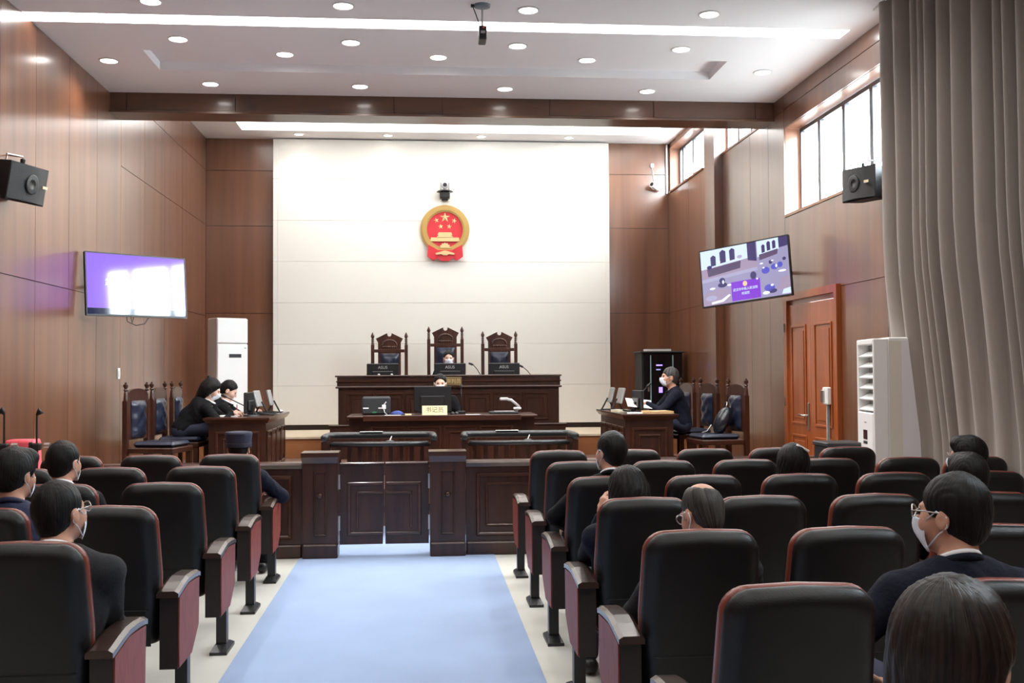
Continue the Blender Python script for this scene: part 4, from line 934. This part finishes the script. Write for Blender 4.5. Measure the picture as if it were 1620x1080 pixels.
def place(side, down, both, loc, lab):
    k = (side, down, both)
    if k not in protos: protos[k] = proto(*k); o = protos[k]
    else: o = copy_tree(protos[k])
    o.location = loc; o['label'] = lab; o['group'] = 'auditorium chairs on the '+('curtain' if side < 0 else 'laminate wall')+' side of the aisle'
YT = [8.38-1.08*k for k in range(6)]+[1.58]
XRC = [1.09+.589*c for c in range(5)]+[3.945]; XLC = [-1.468-.59*c for c in range(4)]
for r, n in enumerate((5, 6, 5, 4, 3, 2, 1)):
    for c in range(n):
        place(-1, (r, c) in OCC_R, r == 0 and c == n-1, (XRC[c], YT[r], 0), f'black backed auditorium chair, curtain side, {ordn(r)} row from the rail, {ordn(c)} from the aisle')
for r, n in enumerate((4, 4, 3, 2, 1, 1)):
    for c in range(n):
        place(1, (r, c) in OCC_L, False, (XLC[c], YT[r], 0), f'black backed auditorium chair, laminate wall side, {ordn(r)} row from the rail, {ordn(c)} from the aisle')
# ================================================================ PEOPLE (signed distance bodies, meshed with surface nets)
A = lambda *p: np.array(p, dtype=np.float32)
def cap_(a, b, ra, rb, k=.02): return ('cap', np.array(a, np.float32), np.array(b, np.float32), ra, rb, k)
def ell_(c, r, R=None, k=.02): return ('ell', np.array(c, np.float32), np.array(r, np.float32), None if R is None else np.array(R, np.float32), k)
def sub_(p, k=.01): return ('sub', p, k)
def cut_(n, o, k=.01): n = np.array(n, np.float32); return ('cut', n/np.linalg.norm(n), np.array(o, np.float32), k)
def prim(p, P):
    if p[0] == 'cap':
        _, a, b, ra, rb, _k = p; ba = b-a; L = float(ba @ ba)+1e-9
        h = np.clip(((P-a) @ ba)/L, 0, 1); q = P-a-h[:, None]*ba
        return np.sqrt((q*q).sum(1))-(ra+(rb-ra)*h)
    _, c, r, R, _k = p; q = P-c
    if R is not None: q = q @ R
    k0 = np.sqrt(((q/r)**2).sum(1)); k1 = np.sqrt(((q/(r*r))**2).sum(1))+1e-9
    return k0*(k0-1)/k1
def smin(a, b, k):
    if k <= 0: return np.minimum(a, b)
    h = np.clip(.5+.5*(b-a)/k, 0, 1); return b+(a-b)*h-k*h*(1-h)
def sdf(prims, P):
    d = np.full(len(P), 9.0, np.float32)
    for p in prims:
        if p[0] == 'sub': d = -smin(-d, prim(p[1], P), p[2])
        elif p[0] == 'cut': d = -smin(-d, -((P-p[2]) @ p[1]), p[3])
        else: d = smin(d, prim(p, P), p[5] if p[0] == 'cap' else p[4])
    return d
def bounds(prims):
    lo = np.full(3, 9e9); hi = -lo
    for p in prims:
        if p[0] == 'cap':
            for q, r in ((p[1], p[3]), (p[2], p[4])): lo = np.minimum(lo, q-r); hi = np.maximum(hi, q+r)
        elif p[0] == 'ell':
            r = p[2].max(); lo = np.minimum(lo, p[1]-r); hi = np.maximum(hi, p[1]+r)
    return lo-.03, hi+.03
def nets(f, lo, hi, res):
    nc = np.maximum(2, np.ceil((hi-lo)/(res*4)).astype(int)); n = nc*4
    g = [lo[i]+(np.arange(nc[i])+.5)*res*4 for i in range(3)]
    C = np.stack(np.meshgrid(*g, indexing='ij'), -1).reshape(-1, 3).astype(np.float32)
    dc = f(C).reshape(nc); act = np.abs(dc) < res*4*1.25+.012
    rep = lambda a: a.repeat(4, 0).repeat(4, 1).repeat(4, 2)
    v = np.pad(rep(np.sign(dc)), ((0, 1),)*3, mode='edge').astype(np.float32)
    ac = rep(act); mk = np.zeros(n+1, bool)
    for i in (0, 1):
        for j in (0, 1):
            for k in (0, 1): mk[i:i+n[0], j:j+n[1], k:k+n[2]] |= ac
    ix = np.argwhere(mk); v[mk] = f((lo+ix*res).astype(np.float32))
    ins = v < 0
    cnt = np.zeros(n, int)
    for i in (0, 1):
        for j in (0, 1):
            for k in (0, 1): cnt += ins[i:i+n[0], j:j+n[1], k:k+n[2]]
    mix = (cnt > 0) & (cnt < 8); cells = np.argwhere(mix)
    idm = np.full(n, -1, int); idm[mix] = np.arange(len(cells))
    acc = np.zeros((len(cells), 3)); num = np.zeros(len(cells))
    cs = [(i, j, k) for i in (0, 1) for j in (0, 1) for k in (0, 1)]
    for a in cs:
        for ax in range(3):
            if a[ax] == 1: continue
            b = list(a); b[ax] = 1
            va = v[cells[:, 0]+a[0], cells[:, 1]+a[1], cells[:, 2]+a[2]]; vb = v[cells[:, 0]+b[0], cells[:, 1]+b[1], cells[:, 2]+b[2]]
            s = (va < 0) != (vb < 0); t = np.where(s, va/np.where(s, va-vb, 1), 0)
            p = np.array(a, float)[None]+0*acc; p[:, ax] = t
            acc += p*s[:, None]; num += s
    V = lo+(cells+acc/num[:, None])*res
    Q = []
    for ax in range(3):
        o1, o2 = (ax+1) % 3, (ax+2) % 3
        sl0 = [slice(None)]*3; sl1 = [slice(None)]*3; sl0[ax] = slice(0, n[ax]); sl1[ax] = slice(1, n[ax]+1)
        s = ins[tuple(sl0)] != ins[tuple(sl1)]; e = np.argwhere(s)
        e = e[(e[:, o1] > 0) & (e[:, o2] > 0) & (e[:, o1] < n[o1]) & (e[:, o2] < n[o2])]
        if not len(e): continue
        fl = ins[e[:, 0], e[:, 1], e[:, 2]]
        def c(d1, d2):
            q = e.copy(); q[:, o1] -= d1; q[:, o2] -= d2; return idm[q[:, 0], q[:, 1], q[:, 2]]
        q = np.stack([c(1, 1), c(0, 1), c(0, 0), c(1, 0)], 1); q[~fl] = q[~fl][:, ::-1]; Q.append(q)
    Q = np.concatenate(Q) if Q else np.zeros((0, 4), int)
    return V, Q[(Q >= 0).all(1)]
def sdf_obj(name, prims, res, mat, parent, post=None, org=None, rot=None):
    lo, hi = bounds(prims)
    f = (lambda P: sdf(prims, P)) if post is None else (lambda P: post(P, sdf(prims, P)))
    V, Q = nets(f, lo, hi, res)
    if org is not None: V = (V-org) @ rot
    me = bpy.data.meshes.new(name); me.vertices.add(len(V)); me.vertices.foreach_set('co', V.astype(np.float32).ravel())
    me.loops.add(len(Q)*4); me.loops.foreach_set('vertex_index', Q.astype(np.int32).ravel()); me.polygons.add(len(Q))
    me.polygons.foreach_set('loop_start', np.arange(0, len(Q)*4, 4, dtype=np.int32)); 
    me.polygons.foreach_set('use_smooth', np.ones(len(Q), bool)); me.update(calc_edges=True); me.validate(); me.materials.append(mat)
    o = bpy.data.objects.new(name, me); COL.objects.link(o); o.parent = parent
    if org is not None: o.matrix_local = T(Vector(org)) @ Matrix(rot.tolist()).to_4x4()
    return o
def ik(S_, W, l1, l2, pole):
    S_ = np.array(S_, float); W = np.array(W, float); d = W-S_; L = np.linalg.norm(d)
    if L > (l1+l2)*.985: W = S_+d/L*(l1+l2)*.985; d = W-S_; L = np.linalg.norm(d)
    a = (l1*l1-l2*l2+L*L)/(2*L); h = math.sqrt(max(0, l1*l1-a*a)); u = d/L; p = np.array(pole, float); p = p-u*(p @ u); p /= np.linalg.norm(p)+1e-9
    return S_+u*a+p*h, W
def hand_prims(W, fwd, nrm, side, curl):
    # W wrist, fwd pointing to the fingers, nrm out of the palm, side: +1 when thumb lies along +cross(fwd, nrm)
    f = np.array(fwd, float); f /= np.linalg.norm(f); n_ = np.array(nrm, float); n_ -= f*(n_ @ f); n_ /= np.linalg.norm(n_); s = np.cross(f, n_)*side
    W = np.array(W, float); out = []
    for i, (off, ln, mc) in enumerate(((.030, .070, .088), (.010, .078, .092), (-.010, .072, .088), (-.029, .056, .080))):
        k0 = W+s*off*.5; k1 = W+f*mc+s*off; out.append(cap_(k0, k1, .016, .0115, .012))
        c1 = curl+.08*i; d1 = f*math.cos(c1)+n_*math.sin(c1); m1 = k1+d1*ln*.55; c2 = c1+curl*.9; d2 = f*math.cos(c2)+n_*math.sin(c2)
        out.append(cap_(k1, m1, .0098, .0088, .004)); out.append(cap_(m1, m1+d2*ln*.5, .0088, .0075, .003))
    b = W+f*.025+s*.022; t1 = b+f*.030+s*.032+n_*.012; t2 = t1+f*.036+s*.006+n_*.010*(1+curl)
    out.append(cap_(b, t1, .015, .011, .010)); out.append(cap_(t1, t2, .011, .0085, .003))
    return out
def person(lab, loc, rz, top=1.25, lean=.05, side=0.0, head=(0, 0, 0), handL=None, handR=None, hair='short', hm=None, cloth=None, trous=None, skin=None, mask=False, glasses=False, shirt=True,
           width=1.0, res=.011, floor_z=0.0, hand_dir=None, curl=.5, palm=(0, 0, -1), cap=False, extra=None, knee=.44, tie=False, leanback=0.0, hipz=.53, scale=1.0, poleL=None, poleR=None):
    top /= scale; hm = hm or HAIRB; cloth = cloth or BLKCL; trous = trous or TROUS; skin = skin or SKIN
    t = thing('person', lab, 'person', (loc[0], loc[1], loc[2]), rz); t.scale = (scale,)*3
    R = Euler((head[1], head[2], head[0]), 'XYZ').to_matrix(); R = np.array(R)
    nb = np.array((side, lean, top-.30)); hc = np.array((side*1.15, lean+.035+leanback, top-.122)); hip = np.array((0, 0.0, hipz))
    X = lambda p: R @ np.array(p, float)+hc
    sw = .172*width
    # --- head and body (one surface)
    P = [ell_(X((0, -.014, .028)), (.076, .093, .091), R), ell_(X((0, .022, -.036)), (.060, .068, .082), R, .02), ell_(X((0, .052, -.088)), (.032, .032, .026), R, .03),
         cap_(X((0, .086, .006)), X((0, .104, -.028)), .009, .0125, .012), ell_(X((0, .076, .022)), (.050, .016, .011), R, .015), ell_(X((0, .084, -.058)), (.023, .010, .009), R, .008)]
    for s in (-1, 1):
        P += [sub_(ell_(X((s*.031, .094, .003)), (.015, .012, .009), R), .008), ell_(X((s*.079, -.008, -.014)), (.010, .022, .033), R, .006), ell_(X((s*.040, .058, -.03)), (.020, .020, .022), R, .04), sub_(ell_(X((s*.092, -.004, -.010)), (.008, .012, .020), R), .004)]
    P += [cap_(X((0, -.022, -.06)), nb+np.array((0, -.01, .0)), .051, .056*width**.5, .03)]
    def torso(g):
        m = nb*.62+hip*.38; b = nb*.25+hip*.75
        L = [ell_(m+np.array((0, .005, .0)), (.178*width+g, .118+g, .20+g), None, .05), ell_(b, (.160*width+g, .122+g, .18+g), None, .06), cap_(hip+np.array((-.075, 0, 0)), hip+np.array((.075, 0, 0)), .105+g, .105+g, .05)]
        for s in (-1, 1): L += [cap_(nb+np.array((s*.02, -.012, .015)), nb+np.array((s*sw, -.008, -.048)), .040+g, .046+g, .05)]
        return L
    arms = []
    for s, hd in ((-1, handL), (1, handR)):
        Sh = nb+np.array((s*sw, -.005, -.05)); W = np.array(hd if hd is not None else (s*.13, .34, hipz+.10), float)
        El, W = ik(Sh, W, .275, .245, (poleL if s < 0 else poleR) or (s*.75, -.25, -.65)); arms.append((s, Sh, El, W))
    P += torso(-.012)
    for s, Sh, El, W in arms:
        P += [cap_(Sh, El, .046, .036, .03), cap_(El, W, .037, .025, .02)]
        fd = np.array(hand_dir, float) if hand_dir is not None else (W-El)
        P += hand_prims(W, fd, palm, -s, curl)
    for s in (-1, 1):
        kn = np.array((s*.13, knee, hipz-.005)); an = np.array((s*.13, knee+.02, .10)); hj = np.array((s*.085, 0, hipz))
        P += [cap_(hj, kn, .078, .052, .03), cap_(kn, an, .050, .034, .02), cap_(an+np.array((0, -.03, -.05)), an+np.array((0, .13, -.065)), .030, .026, .02)]
    sdf_obj('body', P, res, skin, t)
    # --- jacket
    J = torso(.010)
    for s, Sh, El, W in arms:
        J += [cap_(Sh, El, .062, .052, .035), cap_(El, El+(W-El)*.93, .052, .037, .02)]
    J += [sub_(cap_(nb+np.array((0, .012, -.02)), X((0, -.01, -.05)), .060, .064), .012), sub_(cap_(nb+np.array((0, .10, -.06)), nb+np.array((0, .11, .06)), .03, .06), .03)]
    def wr_(P_, d): return d+.0022*np.sin(P_[:, 2]*70+6*np.sin(P_[:, 0]*19+P_[:, 1]*15))*np.sin(P_[:, 1]*31+P_[:, 0]*11)
    jk = sdf_obj('jacket', J, max(res, .009), cloth, t, wr_)
    def ringpts(rx, ry, cz, tilt): return [tuple(nb+np.array((rx*math.cos(a), .006+ry*math.sin(a), cz+tilt*math.sin(a)))) for a in [2*PI*i/20 for i in range(20)]]
    MB().tube(ringpts(.066, .068, .028, -.038), .014, 8, closed=True).build('collar', cloth, jk, True)
    if shirt: MB().tube(ringpts(.059, .062, .046, -.034), .010, 8, closed=True).build('shirt_collar', SHIRT, t, True)
    # --- trousers and shoes
    Tz = [cap_(hip+np.array((-.08, -.01, -.02)), hip+np.array((.08, -.01, -.02)), .108, .108, .05)]
    for s in (-1, 1):
        kn = np.array((s*.13, knee, hipz-.005)); an = np.array((s*.13, knee+.02, .11)); hj = np.array((s*.085, 0, hipz)); Tz += [cap_(hj, kn, .088, .066, .03), cap_(kn, an, .062, .052, .02)]
    sdf_obj('trousers', Tz, .014, trous, t)
    for s in (-1, 1):
        an = np.array((s*.13, knee+.02, .06)); sdf_obj('shoe', [cap_(an+np.array((0, -.04, -.012)), an+np.array((0, .14, -.022)), .046, .038, .02), cut_((0, 0, -1), (0, 0, .004))], .011, BLACKP, t)
    # --- hair
    Hc = lambda p: X(p)
    def cutp(n_, o, k=.012): return cut_(R @ np.array(n_, float), X(o), k)
    if hair in ('short', 'crop', 'bald', 'thick'):
        g = {'short': .0, 'crop': -.004, 'bald': -.007, 'thick': .008}[hair]
        L = [ell_(X((0, -.018, .034)), (.086+g, .102+g, .096+g), R), ell_(X((0, -.048, -.02)), (.066+g*.6, .064+g, .080), R, .03)]
        if hair == 'thick': L += [ell_(X((.01, .05, .085)), (.07, .05, .045), R, .03)]
        L += [cutp((0, 1, -.85), (0, .045, .0)), cutp((0, .25, -1), (0, -.06, -.085)), sub_(ell_(X((-.094, .002, -.030)), (.034, .036, .046), R), .01), sub_(ell_(X((.094, .002, -.030)), (.034, .036, .046), R), .01), sub_(ell_(X((-.108, -.05, -.085)), (.048, .08, .055), R), .02), sub_(ell_(X((.108, -.05, -.085)), (.048, .08, .055), R), .02)]
        if hair == 'bald': L += [sub_(ell_(X((.012, -.055, .125)), (.040, .055, .05), R), .035)]
    elif hair in ('bob', 'long', 'topknot', 'bobear'):
        L = [ell_(X((0, -.020, .036)), (.094, .108, .100), R), ell_(X((0, -.03, -.03)), (.100, .092, .105), R, .04)]
        if hair in ('bob', 'bobear'): L += [ell_(X((0, -.035, -.075)), (.094, .080, .06), R, .03)]
        else: L += [cap_(X((0, -.06, -.03)), X((0, -.085, -.22)), .080, .055, .05)]
        L += [cutp((0, 1, -.55), (0, .050, .0), .02)] if hair != 'bobear' else [cutp((0, 1, -.75), (0, .012, .0), .02), sub_(ell_(X((.10, .01, -.05)), (.04, .04, .06), R), .02)]
        if hair == 'topknot': L += [ell_(X((0, -.095, .115)), (.022, .022, .026), R, .01)]
    else:  # tied back
        L = [ell_(X((0, -.018, .034)), (.085, .102, .095), R), ell_(X((0, -.05, -.02)), (.074, .062, .075), R, .03), cutp((0, 1, -.8), (0, .024, .0)), cutp((0, .35, -1), (0, -.05, -.08)), sub_(ell_(X((-.092, .008, -.028)), (.03, .03, .045), R), .01), sub_(ell_(X((.092, .008, -.028)), (.03, .03, .045), R), .01)]
        L += [ell_(X((0, -.115, .045)), (.04, .035, .04), R, .02)] if hair == 'bun' else [cap_(X((0, -.10, .0)), X((0, -.13, -.16)), .038, .022, .02)]
    lam = 95 if hair in ('bob', 'long', 'topknot', 'bobear') else 210
    def strand(P_, d):
        q = (P_-hc) @ R; a = np.arctan2(q[:, 0], q[:, 1]+.02); return d+(.0020 if lam < 100 else .0013)*np.sin(a*lam/4+2*np.sin(q[:, 2]*40)+q[:, 2]*20)+.0022*np.sin(q[:, 0]*61+1.3)*np.sin(q[:, 1]*53)*np.sin(q[:, 2]*57+.7)
    ho = X((0, -.045, .0)); hr = sdf_obj('hair', L, .0065, hm, t, strand, ho, R)
    # --- face details
    for s in (-1, 1): MB().lathe([(.0005, -.004), (.010, -.002), (.010, .002), (.0005, .004)], 10, M=T(Vector(X((s*.031, .086, .003)))) @ Matrix(R.tolist()).to_4x4() @ RX90).build('eye', EYEM, t, True)
    if mask:
        n, mz = 16, 8; vs = []; fs = []
        for j in range(mz+1):
            for i in range(n+1):
                a = (i/n-.5)*2*1.12; v = j/mz; z = -.014-.098*v
                rr = .069-.006*v; yy = .022+(.079+.022*math.exp(-(a/.42)**2)*math.exp(-((v-.25)/.4)**2)-.10*max(0, v-.5)**1.6)*math.cos(a); xx = rr*math.sin(a)
                vs.append(tuple(X((xx, yy, z))))
        for j in range(mz):
            for i in range(n): q = j*(n+1)+i; fs.append((q, q+1, q+n+2, q+n+1))
        m = MB(); m.add(vs, fs); o = m.build('face_mask', MASKW, t, True); md = o.modifiers.new('thickness', 'SOLIDIFY'); md.thickness = .003; md.offset = 1
        for s in (-1, 1):
            m = MB(); m.tube([X((s*.062, .055, -.02)), X((s*.080, .010, .014)), X((s*.083, -.022, .0)), X((s*.083, -.024, -.03)), X((s*.078, .005, -.055)), X((s*.056, .05, -.10))], .0024, 6); m.build('ear_loop', MASKW, o, True)
    if glasses:
        m = MB()
        for s in (-1, 1):
            m.tube([X((s*.034+.026*math.cos(a), .108-.012*abs(math.cos(a))*(math.cos(a)*s > 0), .004+.019*math.sin(a))) for a in [2*PI*i/16 for i in range(16)]], .0022, 6, closed=True)
            m.tube([X((s*.060, .098, .008)), X((s*.078, .05, .012)), X((s*.081, -.012, .008))], .0022, 6)
        m.tube([X((-.008, .110, .006)), X((.008, .110, .006))], .0022, 6); g_ = m.build('glasses', METAL, t, True)
        m = MB()
        for s in (-1, 1): m.add([tuple(X((s*.034+.025*math.cos(a), .106-.010*abs(math.cos(a))*(math.cos(a)*s > 0), .004+.018*math.sin(a)))) for a in [2*PI*i/16 for i in range(16)]], [tuple(range(16))])
        m.build('spectacle_lens', glassmat(), g_)
    if cap:
        Mh = T(Vector(hc)) @ Matrix(R.tolist()).to_4x4() @ T((0, -.012, .0))
        m = MB(); rings = []
        for z, k in ((.015, 1), (.06, 1.01), (.10, 1.06), (.122, 1.08), (.134, 1.0), (.139, .6), (.140, .1)): rings.append([(.099*k*math.cos(a), .113*k*math.sin(a), z) for a in [2*PI*i/32 for i in range(32)]])
        m.loft(rings, M=Mh); c_ = m.build('cap', plain('navy_cap', (.016, .018, .042), .75, bump=.2, bscale=120), t, 'auto')
        m = MB(); rings = [[(.1005*k*math.cos(a), .1145*k*math.sin(a), z) for a in [2*PI*i/32 for i in range(32)]] for z, k in ((.014, 1.0), (.016, 1.02), (.045, 1.02), (.047, 1.0))]; m.loft(rings, cap=False, M=Mh); m.build('cap_band', plain('navy_band', (.010, .011, .024), .6), c_)
        m = MB(); vs = []
        for i in range(13):
            a = PI*(.15+.70*i/12); vs += [(.100*math.cos(a), .113*math.sin(a), .018), (.105*math.cos(a), .113*math.sin(a)+.06*math.sin(a)**2, .002)]
        m.add(vs, [(2*i, 2*i+2, 2*i+3, 2*i+1) for i in range(12)], M=Mh); o = m.build('visor', BLACKP, c_); md = o.modifiers.new('t', 'SOLIDIFY'); md.thickness = .004
    if tie: MB().prism([(-.02, 0), (.02, 0), (.028, -.2), (0, -.24), (-.028, -.2)], .115, .121, M=T(Vector(nb+np.array((0, .01, .0))))).build('necktie', plain('red_tie', (.25, .02, .03), .6), t)
    if extra: extra(t, X, R, nb)
    return t
def seat_R(r, c, dy=.30): return (XRC[c], YT[r]+dy, 0)
def seat_L(r, c, dy=.30): return (XLC[c], YT[r]+dy, 0)
rad = math.radians
#PEOPLE
def clip(t, X, R, nb):
    MB().box(-.045, .045, -.008, .008, -.008, .008, ch=.004, M=T(Vector(X((.045, -.07, .105)))) @ Matrix(R.tolist()).to_4x4() @ Matrix.Rotation(.5, 4, 'Y')).build('hair_clip', plain('white_clip', (.85, .8, .8), .3), t)
# audience, curtain side
person('man in black suit wearing a mask, in third row aisle seat, curtain side', (1.13, YT[2]+0.3, 0), 0, 1.283, .0, .03, (rad(28), 0, 0), handL=(-.20, .34, .66), poleL=(-1, -.3, -.3), hair='short', cloth=BLKCL, mask=True)
person('woman with long black hair leaning on the armrest, chin on hand', (1.05, YT[3]+0.3, 0), 0, 1.16, -.02, .0, (rad(12), rad(-6), 0), handL=(-.11, .13, .90), poleL=(-.35, 0, -1), hair='long', cloth=NAVY, res=.0075, hand_dir=(.25, .15, 1), palm=(.6, .3, .2), shirt=False)
person('older man with thinning grey hair and bald crown, glasses and mask', (1.156, YT[4]+0.3, 0), 0, 1.187, -.02, .0, (rad(24), rad(-22), 0), hair='bald', hm=hairmat('thin_grey_hair', (.012, .011, .010), (.075, .07, .062)), cloth=CHARC, mask=True, glasses=True)
person('woman with black hair held by a white hair clip', (2.31, YT[2]+0.3, 0), 0, 1.19, .0, .0, (0, 0, 0), hair='bob', cloth=BLKCL, extra=clip)
person('man with glasses and mask turned aside, in third row beside curtain', (3.446, YT[2]+0.3, 0), 0, 1.225, .0, .0, (rad(50), 0, 0), hair='thick', cloth=BLKCL, mask=True, glasses=True)
person('person with short dark hair in fourth row, curtain side', (2.875, YT[3]+0.3, 0), 0, 1.205, .0, .0, (rad(15), 0, 0), hair='thick', cloth=BLKCL, mask=True)
person('man in navy suit with glasses and mask, in sixth row, curtain side', (1.713, YT[5]+0.29, 0), 0, 1.315, .05, .0, (rad(38), 0, 0), handL=(-.24, .20, .60), poleL=(-1, -.4, -.2), hair='short', cloth=NAVY, mask=True, glasses=True, width=1.12, res=.008, scale=1.07)
person('woman with dark brown bobbed hair and mask in the last row', (.972, 1.86, 0), 0, 1.265, .0, .0, (rad(-52), rad(-4), 0), hair='bobear', hm=HAIRBR, cloth=BLKCL, mask=True, scale=1.08)
# audience, laminate wall side
person('man in charcoal suit with glasses and mask, elbow over armrest', (-1.46, YT[4]+0.3, 0), 0, 1.235, .02, .03, (rad(-26), rad(4), 0), handR=(.06, .38, .64), poleR=(.5, -.7, -.4), hair='crop', cloth=CHARC, mask=True, glasses=True, width=1.12, scale=1.04)
person('man in bright navy jacket wearing mask, in fourth row near the laminate wall', (-1.99, YT[3]+0.3, 0), 0, 1.285, .03, .0, (rad(-24), rad(-4), 0), hair='thick', cloth=BLUEJ, mask=True, shirt=False)
person('person with short black hair and mask in third row, laminate wall side', (-2.092, YT[2]+0.3, 0), 0, 1.26, .0, .0, (rad(-22), 0, 0), hair='short', cloth=BLKCL, mask=True)
person('uniformed guard in navy flat cap in the front row aisle seat', (-1.439, YT[0]+0.3, 0), 0, 1.18, .0, .0, (0, 0, 0), handR=(.20, .36, .68), poleR=(.8, -.5, -.4), hair='crop', cloth=NAVY, cap=True, shirt=False, trous=BLKCL)
# court
person('judge in mask half hidden behind the middle bench monitor', (.44, 16.90, Z2), PI, 1.285, .12, .0, (0, rad(-2), 0), hipz=.62, hair='tied', cloth=BLKCL, skin=SKINP, mask=True)
person('clerk in white mask looking down behind the large monitor', (.262, 14.42, Z1), PI, 1.235, .06, .0, (0, rad(-4), 0), hair='tied', cloth=BLKCL, skin=SKINP, mask=True)
person('woman in black suit and mask writing at the side desk, hair in bun', (-2.78, 12.90, Z1), rad(-86), 1.195, .30, .0, (0, rad(-26), 0), hipz=.62, handL=(-.08, .60, .80), handR=(.10, .58, .80), hair='topknot', cloth=BLKCL, skin=SKINP, mask=True, res=.0065, hand_dir=(0, 1, -.12), curl=.7)
person('woman in black suit without mask writing beside the masked woman', (-2.78, 13.72, Z1), rad(-88), 1.17, .36, .0, (0, rad(-30), 0), hipz=.62, handL=(-.08, .68, .80), handR=(.08, .66, .80), hair='tied', cloth=BLKCL, skin=SKINP, tie=True, res=.0065, hand_dir=(0, 1, -.12), curl=.7)
man = person('grey haired man in dark sweater and mask holding papers at side desk', (3.22, 13.10, Z1), rad(86), 1.305, .11, .0, (rad(6), rad(4), 0), handL=(-.07, .44, .86), handR=(.09, .42, .86), hipz=.62, hair='short', hm=HAIRG, cloth=NAVY, mask=True, shirt=False, res=.0065, hand_dir=(0, 1, .1), curl=.5)
pp = papers('held_paper', 'white paper sheet held by the grey haired man at the side desk', 2.52, 2.84, 12.92, 13.16, Z1+.862, PAPER, .003); pp.rotation_euler = (rad(24), rad(6), 0)
